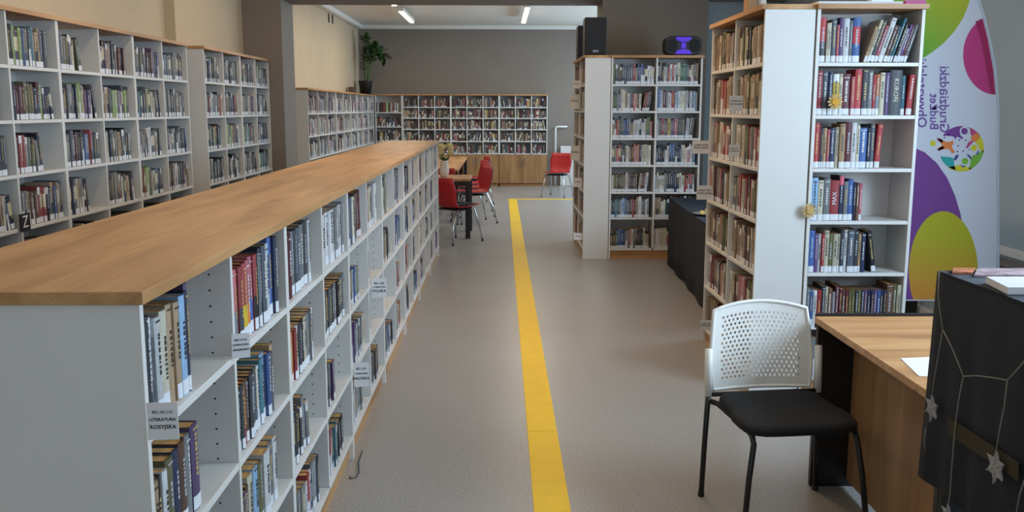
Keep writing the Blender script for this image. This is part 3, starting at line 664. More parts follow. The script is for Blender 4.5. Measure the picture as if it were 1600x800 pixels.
# backrest: local x right, y away from the camera, z up; curved shell with slots
def back_pt(x, z, off=0):
    z -= .018; k = (z - .452) / .36; y = .155 + .05 * k - .055 * (1 - (x / .22) ** 2) * -.55 + off
    return Vector((x, y, z))
def half_w(z):
    k = (z - .475) / .355; return .212 + .012 * math.sin(math.pi * min(1, max(0, k)) ** .8) - .012 * k
def top_z(x): return .836 - .03 * (x / .21) ** 2
mbs = MB(); NX, NZ = 22, 19
def bgrid(i, j):  # param grid with rounded-ish outline
    a = i / NX * 2 - 1; b = j / NZ; z0 = .478
    zz = z0 + b * (top_z(a * .21) - z0); return a * half_w(zz), zz
def addq(pts):
    f = [back_pt(*p) for p in pts]; g = [back_pt(*p, off=.007) for p in pts]
    mbs.prism(f, g[0] - f[0])
bb_front = []
for j in range(NZ):
    off = .5 if j % 2 else 0
    for i in range(NX):
        inner = 2 <= i < NX - 2 and 2 <= j < NZ - 2
        if not inner or (off and i == NX - 3):
            ii = i
            if off and 2 <= i < NX - 2 and inner: pass
            addq([bgrid(i + (off if inner else 0), j), bgrid(i + 1, j), bgrid(i + 1, j + 1), bgrid(i + (off if inner else 0), j + 1)] if inner else [bgrid(i, j), bgrid(i + 1, j), bgrid(i + 1, j + 1), bgrid(i, j + 1)]); continue
        x0, x1 = i + off, i + 1 + off; w0, h0 = .27, .2
        if off and i == 2: addq([bgrid(2, j), bgrid(2.5, j), bgrid(2.5, j + 1), bgrid(2, j + 1)])
        addq([bgrid(x0, j), bgrid(x1, j), bgrid(x1, j + h0), bgrid(x0, j + h0)]); addq([bgrid(x0, j + 1 - h0), bgrid(x1, j + 1 - h0), bgrid(x1, j + 1), bgrid(x0, j + 1)])
        addq([bgrid(x0, j + h0), bgrid(x0 + w0, j + h0), bgrid(x0 + w0, j + 1 - h0), bgrid(x0, j + 1 - h0)]); addq([bgrid(x1 - w0, j + h0), bgrid(x1, j + h0), bgrid(x1, j + 1 - h0), bgrid(x1 - w0, j + 1 - h0)])
bo = cpart(mbs, 'backrest', M_WPL)
rim = [bgrid(NX * k / 10, 0) for k in range(11)] + [bgrid(NX, NZ * k / 8) for k in range(1, 9)] + [bgrid(NX * (1 - k / 10), NZ) for k in range(1, 11)] + [bgrid(0, NZ * (1 - k / 8)) for k in range(1, 9)]
mb = MB(); mb.tube([back_pt(x, z, .0035) for x, z in rim], .0085, 8, caps=False); cpart(mb, 'rim', M_WPL, True, parent=bo)
mb = MB()   # seat pad
N = 14
def seatpt(a, b, z):  # a,b in -1..1 superellipse
    th = math.atan2(b, a); r_ = 1 / ((abs(math.cos(th)) ** 6 + abs(math.sin(th)) ** 6) ** (1 / 6))
    wx = .232 if b < 0 else .218
    return (math.cos(th) * r_ * wx, -.07 + math.sin(th) * r_ * .22, z)
ring = [(1, .418), (1.0, .436), (.97, .447), (.85, .452), (.5, .453)]
n0 = 0; K = 40
for s_, z in ring:
    for k in range(K):
        th = 2 * math.pi * k / K; x, y, zz = seatpt(math.cos(th), math.sin(th), z)
        mb.v.append((x * s_, -.07 + (y + .07) * s_, zz + (.006 * ((y + .07) / .22) if True else 0)))
for i in range(len(ring) - 1):
    for k in range(K): mb.f.append((i * K + k, i * K + (k + 1) % K, (i + 1) * K + (k + 1) % K, (i + 1) * K + k)); mb.c.append(None)
mb.f.append(tuple(range(K))[::-1]); mb.f.append(tuple((len(ring) - 1) * K + k for k in range(K))); mb.c += [None, None]
cpart(mb, 'seat', M_SEAT, True)
for s in (-1, 1):
    mb = MB(); mb.tube([(s * .255, .145, 0.004), (s * .247, .145, .25), (s * .24, .14, .46)], .0115, 10); cpart(mb, 'leg', M_BLACK, True)
    mb = MB(); mb.tube([(s * .24, .14, .44), (s * .24, .148, .54), (s * .24, .155, .637)], [.015, .0165, .0155], 12); cpart(mb, 'bracket', M_WPL, True)
    mb = MB(); mb.tube([(s * .25, -.31, 0.004), (s * .225, -.285, .25), (s * .205, -.268, .38), (s * .205, -.245, .406), (s * .205, -.2, .412), (s * .205, .12, .412), (s * .236, .139, .42)], .0115, 10); cpart(mb, 'leg', M_BLACK, True)
    for yy, xx in ((.145, .255), (-.31, .25)):
        mb = MB(); mb.lathe([(.014, 0), (.014, .018), (.011, .024)], s * xx, yy, 10); cpart(mb, 'foot_cap', M_BLACK)
mb = MB(); mb.tube([(-.24, .14, .447), (.24, .14, .447)], .01, 8); cpart(mb, 'crossbar', M_BLACK, True)

# ------------------------------------------------------------------ desk with papers
D = empty('desk', (1.73, 3.24, 0)); tag(D, 'oak-topped office desk behind the white chair', 'desk')
mb = MB(); mb.box((1.335, 2.66, .722), (2.15, 3.845, .75)); mb.build('desktop', M_OAKX, D, bevel=.002)
for y in (2.70, 3.829):
    mb = MB(); mb.box((1.342, y - .014, 0), (2.12, y + .014, .7215)); mb.build('end_panel', M_BLACK, D, bevel=.002)
mb = MB(); mb.box((1.50, 2.715, .03), (1.518, 3.8145, .70)); mb.build('modesty_panel', M_OAKZ, D)
mb = MB(); mb.box((1.34, 3.847, .70), (2.145, 3.858, .762)); mb.build('rear_lip', M_BLACK, D)
mb = MB(); q = [at(x, y, Z=.7512) for x, y in ((1407, 560), (1475, 557), (1490, 588), (1436, 588))]; mb.prism([Vector((p.x, p.y, .7505)) for p in q][::-1], (0, 0, .0015)); tag(mb.build('paper_sheet', M_PAPER, loc=(q[0] + q[2]) / 2), 'white paper sheet lying on the oak desk', 'paper')

# ------------------------------------------------------------------ tall stand draped in black cloth, foreground right
SX, SY1, SY0, SH = 1.25, 2.60, 1.72, 1.165
S = empty('draped_stand', (1.6, 2.16, 0)); tag(S, 'tall stand draped in black cloth at the right picture edge', 'stand')
mb = MB(); mb.box((SX + .02, SY0 + .02, SH - .03), (1.95 - .02, SY1 - .02, SH - .006)); mb.build('board', M_OAKY, S)
for x, y in ((SX + .05, SY1 - .04), (1.9, SY1 - .04), (SX + .05, SY0 + .04), (1.9, SY0 + .04)):
    mb = MB(); mb.tube([(x, y, 0), (x, y, SH - .03)], .014, 10); mb.build('leg', M_BLACK, S)
mb = MB()      # cloth: top plus hanging sides with soft folds
rc = random.Random(3); per = []
def side(a, b, n_):
    return [(a[0] + (b[0] - a[0]) * k / n_, a[1] + (b[1] - a[1]) * k / n_) for k in range(n_)]
per = side((SX, SY1), (SX, SY0), 30) + side((SX, SY0), (1.95, SY0), 20) + side((1.95, SY0), (1.95, SY1), 30) + side((1.95, SY1), (SX, SY1), 20)
levels = [SH, SH - .015, .95, .75, .545]; Kp = len(per)
for li, z in enumerate(levels):
    for k, (x, y) in enumerate(per):
        amp = 0 if li < 2 else .006 * (li - 1) / 3; f = amp * math.sin(k * 1.25 + li * .3) + amp * .6 * math.sin(k * .53 + 1)
        nx = -1 if abs(x - SX) < 1e-6 else (1 if abs(x - 1.95) < 1e-6 else 0); ny = (1 if abs(y - SY1) < 1e-6 else (-1 if abs(y - SY0) < 1e-6 else 0))
        mb.v.append((x + nx * (f - .0), y + ny * f, z))
for li in range(len(levels) - 1):
    for k in range(Kp): mb.f.append((li * Kp + k, li * Kp + (k + 1) % Kp, (li + 1) * Kp + (k + 1) % Kp, (li + 1) * Kp + k)); mb.c.append(None)
mb.f.append(tuple(range(Kp))); mb.c.append(None)
co = mb.build('cloth', M_CLOTH, S, True); sm = co.modifiers.new('solid', 'SOLIDIFY'); sm.thickness = .003
M_OCHRE = mat('ochre_band', srgb(50, 42, 22), .8)
mb = MB(); q = [at(x, y, X=SX - .016) for x, y in ((1482, 652), (1592, 722), (1592, 752), (1482, 678))]; mb.prism(q, (-.0015, 0, 0)); tag(mb.build('band', M_OCHRE, S), label='dark ochre band across the cloth')
# things on the stand
M_MAG = mat('magazine_print', srgb(196, 120, 84), .5, noise=.6, nscale=22); M_MAG2 = mat('booklet_print', srgb(170, 150, 160), .5, noise=.5, nscale=25)
def sheet(name, px, z, th, m_, label, cat):
    q = [at(x, y, Z=z + th) for x, y in px]; mb = MB(); mb.prism([Vector((p.x, p.y, z)) for p in q][::-1], (0, 0, th)); c = (q[0] + q[2]) / 2; c.z = z
    return tag(mb.build(name, m_, loc=c), label, cat)
ZC = SH + .001
sheet('magazine', ((1488, 425), (1519, 425), (1524, 418.5), (1490, 418.5)), ZC, .006, M_MAG, 'orange-covered magazine on the black draped stand', 'magazine')
sheet('magazine', ((1522, 430), (1600, 430), (1606, 419), (1527, 419)), ZC, .005, M_MAG2, 'pink and grey printed magazine on the black draped stand', 'magazine')
sheet('notepad', ((1575, 449), (1690, 449), (1660, 432), (1541, 432)), ZC, .018, M_PAPER, 'thick white notepad on the black draped stand', 'notepad')
# string garland with snowflakes
M_STR = mat('garland_string', srgb(126, 122, 110), .8); M_STAR = mat('snowflake', srgb(150, 150, 150), .6)
GX = SX - .022
G_ = empty('garland', at(1505, 588, X=GX)); tag(G_, 'pale string garland with star snowflakes hanging on the black cloth', 'garland')
gp = lambda pts: [at(x, y, X=GX) for x, y in pts]
for pts in (((1467, 424), (1466, 460), (1469, 490), (1473, 515)), ((1473, 515), (1468, 545), (1460, 590), (1456, 618)), ((1473, 515), (1488, 545), (1499, 572), (1505, 588)), ((1505, 588), (1525, 587), (1550, 590), (1574, 594)), ((1574, 594), (1590, 577), (1606, 558)),
            ((1505, 588), (1497, 630), (1492, 670), (1488, 720), (1484, 775), (1479, 800)), ((1574, 594), (1569, 635), (1562, 670), (1557, 702)), ((1447, 668), (1444, 685), (1445, 702)), ((1606, 735), (1594, 770), (1588, 800))):
    mb = MB(); mb.tube(gp(pts), .0019, 6); mb.build('string', M_STR, G_, True)
for cx, cy, rad in ((1457, 638, .036), (1557, 730, .04), (1482, 808, .034)):
    c = at(cx, cy, X=GX - .004); mb = MB()
    pts = []
    for k in range(12):
        th = math.pi / 6 * k + math.pi / 2; r_ = rad * (1.0 if k % 2 == 0 else .6); pts.append(c + Vector((0, math.cos(th) * r_, math.sin(th) * r_)))
    mb.prism(pts, (-.004, 0, 0))
    for k in range(6):
        th = math.pi / 3 * k + math.pi / 2; d_ = Vector((0, math.cos(th), math.sin(th))); mb.tube([c + d_ * rad * .2 + Vector((-.005, 0, 0)), c + d_ * rad * 1.08 + Vector((-.005, 0, 0))], .0018, 5)
    mb.build('snowflake', M_STAR, G_)

# ------------------------------------------------------------------ table draped in black, mid right
T = empty('draped_table', (2.0, 8.3, 0)); tag(T, 'long table under a floor-length black cloth behind the right bookcase', 'table')
A = Vector((1.765, 9.70, 0)); Bp = Vector((1.63, 6.75, 0)); dx = Vector((.62, -.02, 0)); ht = .70
mb = MB(); c4 = [A, Bp, Bp + dx, A + dx]; ins = [p + ((sum(c4, Vector()) / 4) - p) * .03 for p in c4]
mb.prism([p + Vector((0, 0, ht - .03)) for p in ins][::-1], (0, 0, .022)); mb.build('tabletop', M_OAKY, T)
for p in c4:
    q = p + ((sum(c4, Vector()) / 4) - p) * .12; mb = MB(); mb.tube([q, q + Vector((0, 0, ht - .03))], .02, 8); mb.build('leg', M_BLACK, T)
mb = MB(); per = []
for i in range(4):
    a, b = c4[i], c4[(i + 1) % 4]; n_ = 26 if i % 2 == 0 else 8; nrm = (b - a).cross(Vector((0, 0, 1))).normalized()
    per += [(a + (b - a) * k / n_, -nrm if nrm.dot((sum(c4, Vector()) / 4) - a) > 0 else nrm) for k in range(n_)]
lv = [ht, ht - .015, .45, .22, .012]; Kp = len(per)
for li, z in enumerate(lv):
    for k, (p, nr) in enumerate(per):
        amp = 0 if li < 2 else .010 * (li - 1) / 3; q = p + nr * (amp * (math.sin(k * 1.1) + .5 * math.sin(k * .43))); mb.v.append((q.x, q.y, z))
for li in range(len(lv) - 1):
    for k in range(Kp): mb.f.append((li * Kp + k, li * Kp + (k + 1) % Kp, (li + 1) * Kp + (k + 1) % Kp, (li + 1) * Kp + k)); mb.c.append(None)
mb.f.append(tuple(range(Kp))); mb.c.append(None)
co = mb.build('cloth', M_CLOTH, T, True); sm = co.modifiers.new('solid', 'SOLIDIFY'); sm.thickness = .003
M_GOLD = mat('gold_paper', srgb(196, 164, 92), .35, noise=.4, nscale=30); M_TRAY = mat('silver_tray', srgb(190, 190, 188), .3, metal=.8)
tc_ = Vector((1.86, 8.1, ht + .002))
mb = MB(); mb.lathe([(.12, tc_.z), (.17, tc_.z + .012), (.172, tc_.z + .016), (.12, tc_.z + .006)], tc_.x, tc_.y, 20); TR = tag(mb.build('tray', M_TRAY, loc=tc_), 'round silver tray of gold decorations on the black table', 'tray')
rg = random.Random(5)
for k in range(9):
    th = k * .9; rr = .03 + .09 * rg.random(); c = tc_ + Vector((rr * math.cos(th), rr * math.sin(th), .02))
    mb = MB(); rad = rg.uniform(.018, .03); pts = []
    for j in range(10):
        a = math.pi / 5 * j; r_ = rad if j % 2 == 0 else rad * .5; pts.append(c + Vector((math.cos(a) * r_, math.sin(a) * r_, .01 * math.sin(a))))
    mb.prism(pts, (0, 0, .014)); tag(mb.build('star_decoration', M_GOLD, loc=c), 'small gold star decoration lying on the silver tray', 'decoration', 'gold stars on the tray')
c = tc_ + Vector((.05, -.42, 0)); mb = MB(); mb.lathe([(.03, c.z), (.05, c.z + .05), (.06, c.z + .1), (.055, c.z + .1), (.046, c.z + .05), (.025, c.z + .008)], c.x, c.y, 16); tag(mb.build('glass_bowl', mat('pale_glass', srgb(200, 205, 205), .1, trans=.6), smooth=True, loc=c), 'small pale glass bowl on the black draped table', 'bowl')

# ------------------------------------------------------------------ feather banner
BY = 5.62; NB = Vector((0, -1, 0))
bpx = lambda x, y, o=0: at(x, y, Y=BY - o)
BN = empty('feather_banner', bpx(1480, 470)); BN.location.z = 0; tag(BN, 'white feather banner with coloured circles and mirrored purple lettering', 'banner')
M_FAB = mat('banner_fabric', srgb(206, 208, 220), .75, bump=.25, bscale=6)
edge = [(1557, 470), (1557.5, 380), (1557.5, 250), (1557, 160), (1553, 110), (1545, 65), (1535, 25), (1524, -10), (1508, -50), (1488, -85), (1462, -112), (1432, -125), (1403, -120), (1396, 0), (1392, 150), (1390, 300), (1390, 470)]
mb = MB(); mb.prism([bpx(*p) for p in edge], (0, .004, 0)); fl = mb.build('fabric', M_FAB, BN)
mb = MB(); mb.tube([bpx(1559, 560, 0), bpx(1559.5, 470)] + [bpx(x + 2.2, y) for x, y in edge[1:13]], .008, 8); mb.build('pole', mat('pole_grey', srgb(186, 196, 208), .4), BN, True)
mb = MB(); pb = bpx(1559, 500); mb.box((pb.x - .34, BY - .12, 0), (pb.x + .14, BY + .14, .05)); mb.build('base_plate', M_BLACK, BN, bevel=.01)
mb = MB(); mb.tube([(pb.x + .07, BY, .05), (pb.x + .05, BY, .32)], .014, 8); mb.build('ground_post', M_BLACK, BN, True)
def clip(poly, xmax=None, xmin=None):
    return poly
def inside_edge(x, y):
    # right border x of the banner at height y
    e = edge[:13]
    for (xa, ya), (xb, yb) in zip(e, e[1:]):
        if yb <= y <= ya: return xa + (xb - xa) * (ya - y) / max(1e-6, ya - yb)
    return 1557
def ell(cx, cy, rx, ry, a0=0, a1=360, n_=48): return [(cx + rx * math.cos(R(a0 + (a1 - a0) * k / n_)), cy + ry * math.sin(R(a0 + (a1 - a0) * k / n_))) for k in range(n_ + (a1 - a0 != 360))]
def clampp(pts, ymax=468): return [(max(1391, min(x, inside_edge(x, min(468, y)) - .6)), min(y, ymax)) for x, y in pts]
def grad(name, c1, c2, p1, p2):
    m_ = bpy.data.materials.new(name); m_.use_nodes = True; nt = m_.node_tree; bs = nt.nodes['Principled BSDF']; bs.inputs['Roughness'].default_value = .75
    tc = nt.nodes.new('ShaderNodeNewGeometry'); d = (p2 - p1); sub = nt.nodes.new('ShaderNodeVectorMath'); sub.operation = 'SUBTRACT'; sub.inputs[1].default_value = p1
    dot = nt.nodes.new('ShaderNodeVectorMath'); dot.operation = 'DOT_PRODUCT'; dot.inputs[1].default_value = d / d.length_squared
    nt.links.new(tc.outputs['Position'], sub.inputs[0]); nt.links.new(sub.outputs[0], dot.inputs[0])
    r_ = nt.nodes.new('ShaderNodeValToRGB'); r_.color_ramp.elements[0].color = c1; r_.color_ramp.elements[1].color = c2
    nt.links.new(dot.outputs['Value'], r_.inputs[0]); nt.links.new(r_.outputs[0], bs.inputs['Base Color']); return m_
def prnt(name, pts, m_, o=.0012, label=None):
    mb = MB(); mb.prism([bpx(x, y, o) for x, y in pts], (0, .0006, 0)); ob = mb.build(name, m_, None); ob.parent = fl; ob.matrix_parent_inverse = Matrix.Identity(4)
    if label: ob['label'] = label
prnt('printed_shape', [(1391, 112), (1410, 106), (1437, 94), (1456, 82), (1474, 68), (1492, 48), (1505, 28), (1513, 8), (1519, -12), (1507, -49), (1487, -84), (1461, -111), (1432, -124), (1404, -119), (1397, 0)], grad('green_print', srgb(88, 160, 50), srgb(176, 178, 40), bpx(1430, 90), bpx(1510, 0)), label='green and yellow printed circle')
prnt('printed_shape', [(1535.5, 29), (1544, 64), (1552, 109), (1555.5, 148)] + ell(1556, 86, 51, 62, 92, 246, 24), mat('pink_print', srgb(190, 56, 122), .75), label='pink printed circle')
prnt('printed_shape', [(1534.6, 29), (1543.5, 64), (1551.5, 109), (1555, 147), (1548, 146), (1541, 105), (1533, 64), (1524, 34)], mat('magenta_fold_shade', srgb(160, 30, 84), .75), .0022, label='darker magenta band painted as fold shade')  # shade of the fabric fold along the pole, put into the colour
prnt('printed_shape', [(1391, 225), (1424, 229), (1445, 238), (1464, 255), (1480, 278), (1492, 305), (1501, 335), (1507, 370), (1500, 420), (1470, 468), (1391, 468)], mat('purple_print', srgb(116, 62, 138), .75), label='purple printed circle')
prnt('printed_shape', clampp(ell(1474, 424, 54, 94)), grad('yellow_print', srgb(176, 172, 32), srgb(206, 140, 50), bpx(1480, 370), bpx(1460, 462)), .0022, label='yellow printed circle')
M_VIO = mat('violet_lettering', srgb(112, 76, 150), .75)
# lettering seen from the back of the banner: reads upwards, mirrored
for body, x0, y0, y1 in (('Grudziądzki', 1475, 208, 104), ('Budżet', 1459, 203, 146), ('Obywatelski', 1440, 200, 92)):
    p0, p1 = bpx(x0, y0, .0015), bpx(x0, y1, .0015); L_ = (p1 - p0).length; up = (p1 - p0).normalized()
    sz = .1
    text_mesh(body, sz, 'lettering', M_VIO, fl, frame_matrix(p0, up, Vector((1, 0, 0)), Vector((0, -1, 0))), align='LEFT', extrude=.0003, fit=L_, bold=.012).matrix_parent_inverse = Matrix.Identity(4)
# round emblem of little figures
LC = [('violet', (118, 58, 140)), ('rose', (186, 70, 120)), ('amber', (224, 128, 60)), ('lemon', (206, 196, 44)), ('leaf', (120, 176, 60)), ('aqua', (40, 160, 160)), ('indigo', (58, 70, 130))]
LM = {n: mat('emblem_' + n, srgb(*c), .75) for n, c in LC}
def arc(r0, r1, a0, a1, m_, cx=1502, cy=232, o=.0018):
    n_ = 14; pts = [(cx + r1 * math.cos(R(a0 + (a1 - a0) * k / n_)), cy + r1 * math.sin(R(a0 + (a1 - a0) * k / n_))) for k in range(n_ + 1)] + [(cx + r0(k / n_) * math.cos(R(a1 + (a0 - a1) * k / n_)), cy + r0(k / n_) * math.sin(R(a1 + (a0 - a1) * k / n_))) for k in range(n_ + 1)]
    prnt('emblem_piece', pts, LM[m_], o)
cres = lambda r, w_: (lambda k: r - w_ * math.sin(math.pi * k))
arc(cres(34, 15), 35, 215, 290, 'violet'); arc(cres(35, 9), 35.5, 292, 325, 'rose'); arc(cres(35, 12), 35.5, 318, 372, 'lemon'); arc(cres(34, 13), 35, 5, 70, 'leaf'); arc(cres(35, 9), 36, 60, 125, 'lemon'); arc(cres(34, 14), 35, 105, 160, 'aqua')
for cx, cy, rr, n in ((1507, 205, 5.2, 'violet'), (1522, 231, 5, 'lemon'), (1508, 252, 5.2, 'leaf'), (1458, 224, 4.5, 'lemon')): prnt('emblem_piece', ell(cx, cy, rr, rr, n_=16), LM[n], .0028)
for cx, cy, rr in ((1507, 205, 7.5), (1522, 231, 7.2), (1508, 252, 7.5)): prnt('emblem_piece', ell(cx, cy, rr, rr, n_=16), M_FAB, .0022)
for pts, n in (([(1465, 216), (1470, 217), (1476, 221), (1484, 222), (1489, 219), (1490, 224), (1487, 229), (1492, 238), (1488, 240), (1483, 233), (1476, 233), (1466, 235), (1465, 232), (1473, 227)], 'amber'), ([(1464, 215), (1470, 217), (1474, 220), (1472, 223), (1465, 220)], 'rose'), ([(1464, 234), (1473, 228), (1476, 231), (1468, 236)], 'rose'),
               ([(1490, 205), (1499, 210), (1506, 216), (1503, 217), (1495, 213), (1493, 218), (1490, 212)], 'violet'), ([(1518, 213), (1527, 207), (1531, 215), (1524, 222), (1517, 219)], 'amber'), ([(1509, 231), (1514, 221), (1522, 220), (1515, 228), (1511, 232)], 'rose'),
               ([(1490, 250), (1493, 243), (1498, 241), (1497, 246), (1493, 251)], 'indigo'), ([(1510, 240), (1516, 243), (1519, 250), (1515, 247)], 'indigo'), ([(1499, 257), (1505, 259), (1510, 259), (1505, 262)], 'indigo'), ([(1526, 240), (1529, 234), (1529, 240), (1525, 243)], 'indigo')): prnt('emblem_piece', pts, LM[n], .0028)
for cx, cy in ((1497, 228), (1499, 219), (1509, 219), (1496, 237), (1505, 236), (1515, 234), (1482, 210), (1476, 215)): prnt('emblem_piece', ell(cx, cy, 1.3, 1.3, n_=8), LM['indigo'], .0018)

# ------------------------------------------------------------------ low dark bench and pipe rail at the right wall
RB = empty('wall_bench', (3.06, 5.5, 0)); tag(RB, 'low dark brown bench along the pale right wall', 'bench')
M_DKB = mat('dark_brown_wood', srgb(86, 72, 62), .55, noise=.15, nscale=10)
mb = MB(); mb.box((2.98 + .12, 4.4, .62), (3.27, 7.2, .665)); mb.build('bench_top', M_DKB, RB)
for y in (4.5, 5.8, 7.1):
    mb = MB(); mb.box((3.14, y - .02, 0), (3.26, y + .02, .62)); mb.build('support', M_BLACK, RB)
struct('trim_2', [((3.285, -2.4, .68), (3.3, 11.1, .735))], M_TRIM)

# ------------------------------------------------------------------ things on top of the right bookcases
slabthing('flat_board', (1.72, 5.16, 2.183), (2.18, 5.40, 2.199), M_PAPER, 'white flat board lying on top of the bookcase beside the banner', 'board')
slabthing('folder', (2.19, 5.15, 2.183), (2.30, 5.40, 2.203), mat('pink_card', srgb(196, 80, 150), .6), 'pink folder on top of the bookcase beside the banner', 'folder')
V = empty('wooden_ornament', (1.50, 5.75, 2.183)); tag(V, 'small wooden ornament with a white top on right bookcase', 'ornament')
mb = MB(); mb.box((1.475, 5.70, 2.183), (1.535, 5.80, 2.30)); mb.build('block', M_OAKZ, V, bevel=.006)
mb = MB(); mb.lathe([(.022, 2.183), (.03, 2.22), (.026, 2.30)], 1.575, 5.76, 12); mb.build('cup', M_WPL, V, True)
# straw ornaments hanging at the shelf beside the banner
M_STRAW = mat('straw', srgb(190, 158, 96), .8, noise=.3, nscale=60); M_SUNF = mat('sunflower_yellow', srgb(206, 150, 30), .7)
def straw(cx, cy, Yp, label, core):
    c = at(cx, cy, Y=Yp); rt = empty('straw_ornament', c); tag(rt, label, 'ornament')
    for k in range(12):
        th = 2 * math.pi * k / 12; d_ = Vector((math.cos(th), 0, math.sin(th))); q = Vector((-d_.z, 0, d_.x))
        mb = MB(); mb.prism([c + d_ * .006 - q * .003, c + d_ * .036 - q * .006, c + d_ * .044, c + d_ * .036 + q * .006, c + d_ * .006 + q * .003], (0, -.004, 0)); mb.build('straw', M_STRAW, rt)
    mb = MB(); mb.prism([c + Vector((math.cos(k * .628) * .02, -.004, math.sin(k * .628) * .02)) for k in range(10)], (0, -.006, 0)); mb.build('core', core, rt)
straw(1305, 159, 5.112, 'yellow flower-shaped ornament before the yellow book beside banner', M_SUNF)
straw(1265, 329, 5.112, 'straw star ornament at the edge of the blank white panel', M_STRAW)

# ------------------------------------------------------------------ loudspeakers
M_GRILL = mat('black_grille', srgb(14, 15, 20), .6, bump=.4, bscale=900)
def loud(lo, hi, label):
    rt = empty('loudspeaker', ((lo[0] + hi[0]) / 2, (lo[1] + hi[1]) / 2, lo[2])); tag(rt, label, 'loudspeaker', 'black loudspeakers')
    mb = MB(); mb.box((lo[0], lo[1] + .012, lo[2]), hi); mb.build('cabinet', M_PINE, rt, bevel=.008)
    mb = MB(); mb.box((lo[0] + .01, lo[1], lo[2] + .01), (hi[0] - .01, lo[1] + .0118, hi[2] - .01)); mb.build('grille', M_GRILL, rt, bevel=.004)
    mb = MB(); cx = (lo[0] + hi[0]) / 2; mb.box((cx - .03, lo[1] - .003, lo[2] + .03), (cx + .03, lo[1] - .0002, lo[2] + .055)); mb.build('badge', M_GREYP, rt)
loud((.885, 10.03, 2.183), (1.115, 10.28, 2.575), 'black box loudspeaker nearer the camera on the mid bookcase')
loud((.876, 10.85, 2.183), (1.10, 11.10, 2.56), 'black box loudspeaker behind the other on the mid bookcase')
PS = empty('party_speaker', (1.93, 10.12, 2.183)); tag(PS, 'black party speaker glowing purple on the mid bookcase', 'speaker')
mb = MB(); pts = []
for k in range(32):
    th = 2 * math.pi * k / 32; c_, s_ = math.cos(th), math.sin(th); pts.append(Vector((1.93 + .195 * math.copysign(abs(c_) ** .4, c_), 10.03, 2.285 + .1 * math.copysign(abs(s_) ** .5, s_))))
mb.prism(pts, (0, .18, 0)); mb.build('body', M_PINE, PS, bevel=.012)
M_PUR = mat('purple_light', srgb(60, 20, 140), .4, emit=(.09, .02, .75, 1), estr=.55)
for sgn in (-1, 1):
    mb = MB(); pts = []
    for k in range(13):
        a = math.pi * k / 12; pts.append(Vector((1.93 + .085 * math.cos(a), 10.026, 2.285 + sgn * (.088 - .05 * math.sin(a) ** .8))))
    mb.prism(pts if sgn > 0 else pts[::-1], (0, -.006, 0)); mb.build('light_strip', M_PUR, PS)
mb = MB(); mb.box((1.905, 10.02, 2.255), (1.955, 10.028, 2.315)); mb.build('light_strip', M_PUR, PS)
for sx in (-1, 1):
    mb = MB(); c = Vector((1.93 + sx * .12, 10.028, 2.285)); mb.prism([c + Vector((math.cos(k * .393) * .055, 0, math.sin(k * .393) * .07)) for k in range(16)], (0, -.006, 0)); mb.build('driver', M_GRILL, PS)

# ------------------------------------------------------------------ far room: tables, red chairs, vase, radiator, plant
def table(x0, x1, y0, y1, label):
    rt = empty('reading_table', ((x0 + x1) / 2, (y0 + y1) / 2, 0)); tag(rt, label, 'table', 'reading tables in the far room')
    mb = MB(); mb.box((x0, y0, .722), (x1, y1, .75)); mb.build('tabletop', M_OAKY, rt, bevel=.002)
    for x in (x0 + .035, x1 - .035):
        for y in (y0 + .035, y1 - .035):
            mb = MB(); mb.box((x - .03, y - .03, 0), (x + .03, y + .03, .7215)); mb.build('leg', M_BLACK, rt)
    mb = MB(); mb.box((x0 + .06, y0 + .05, .66), (x1 - .06, y1 - .05, .7205)); mb.build('apron', M_BLACK, rt)
table(-1.25, -.385, 11.62, 12.42, 'oak-topped reading table with black legs nearest the low bookcase')
table(-1.4, -.62, 13.4, 15.2, 'oak-topped reading table behind the nearest one, beside red chairs')
table(-1.4, -.62, 15.25, 17.1, 'farthest oak-topped reading table beside the red chairs')
def shell_mesh(off):
    prof = [(.23, .455), (.2, .452), (.1, .44), (0, .432), (-.1, .435), (-.17, .45), (-.2, .49), (-.22, .56), (-.238, .65), (-.255, .74), (-.262, .80)]
    mb = MB(); NXs = 8
    for i, (y, z) in enumerate(prof):
        hw = .215 - (.012 if i in (0,) else 0) - (.02 if i >= 9 else 0) - (.025 * math.exp(-((i - 6) / 1.3) ** 2))
        for k in range(NXs + 1):
            a = k / NXs * 2 - 1; dz = .018 * a * a if i < 5 else 0; dy = .035 * a * a if i >= 5 else 0
            ny, nz = (0, -1) if i < 5 else (-1, 0)
            mb.v.append((a * hw, y + dy + ny * off, z + dz + nz * off))
    for i in range(len(prof) - 1):
        for k in range(NXs): mb.f.append((i * (NXs + 1) + k, i * (NXs + 1) + k + 1, (i + 1) * (NXs + 1) + k + 1, (i + 1) * (NXs + 1) + k)); mb.c.append(None)
    return mb
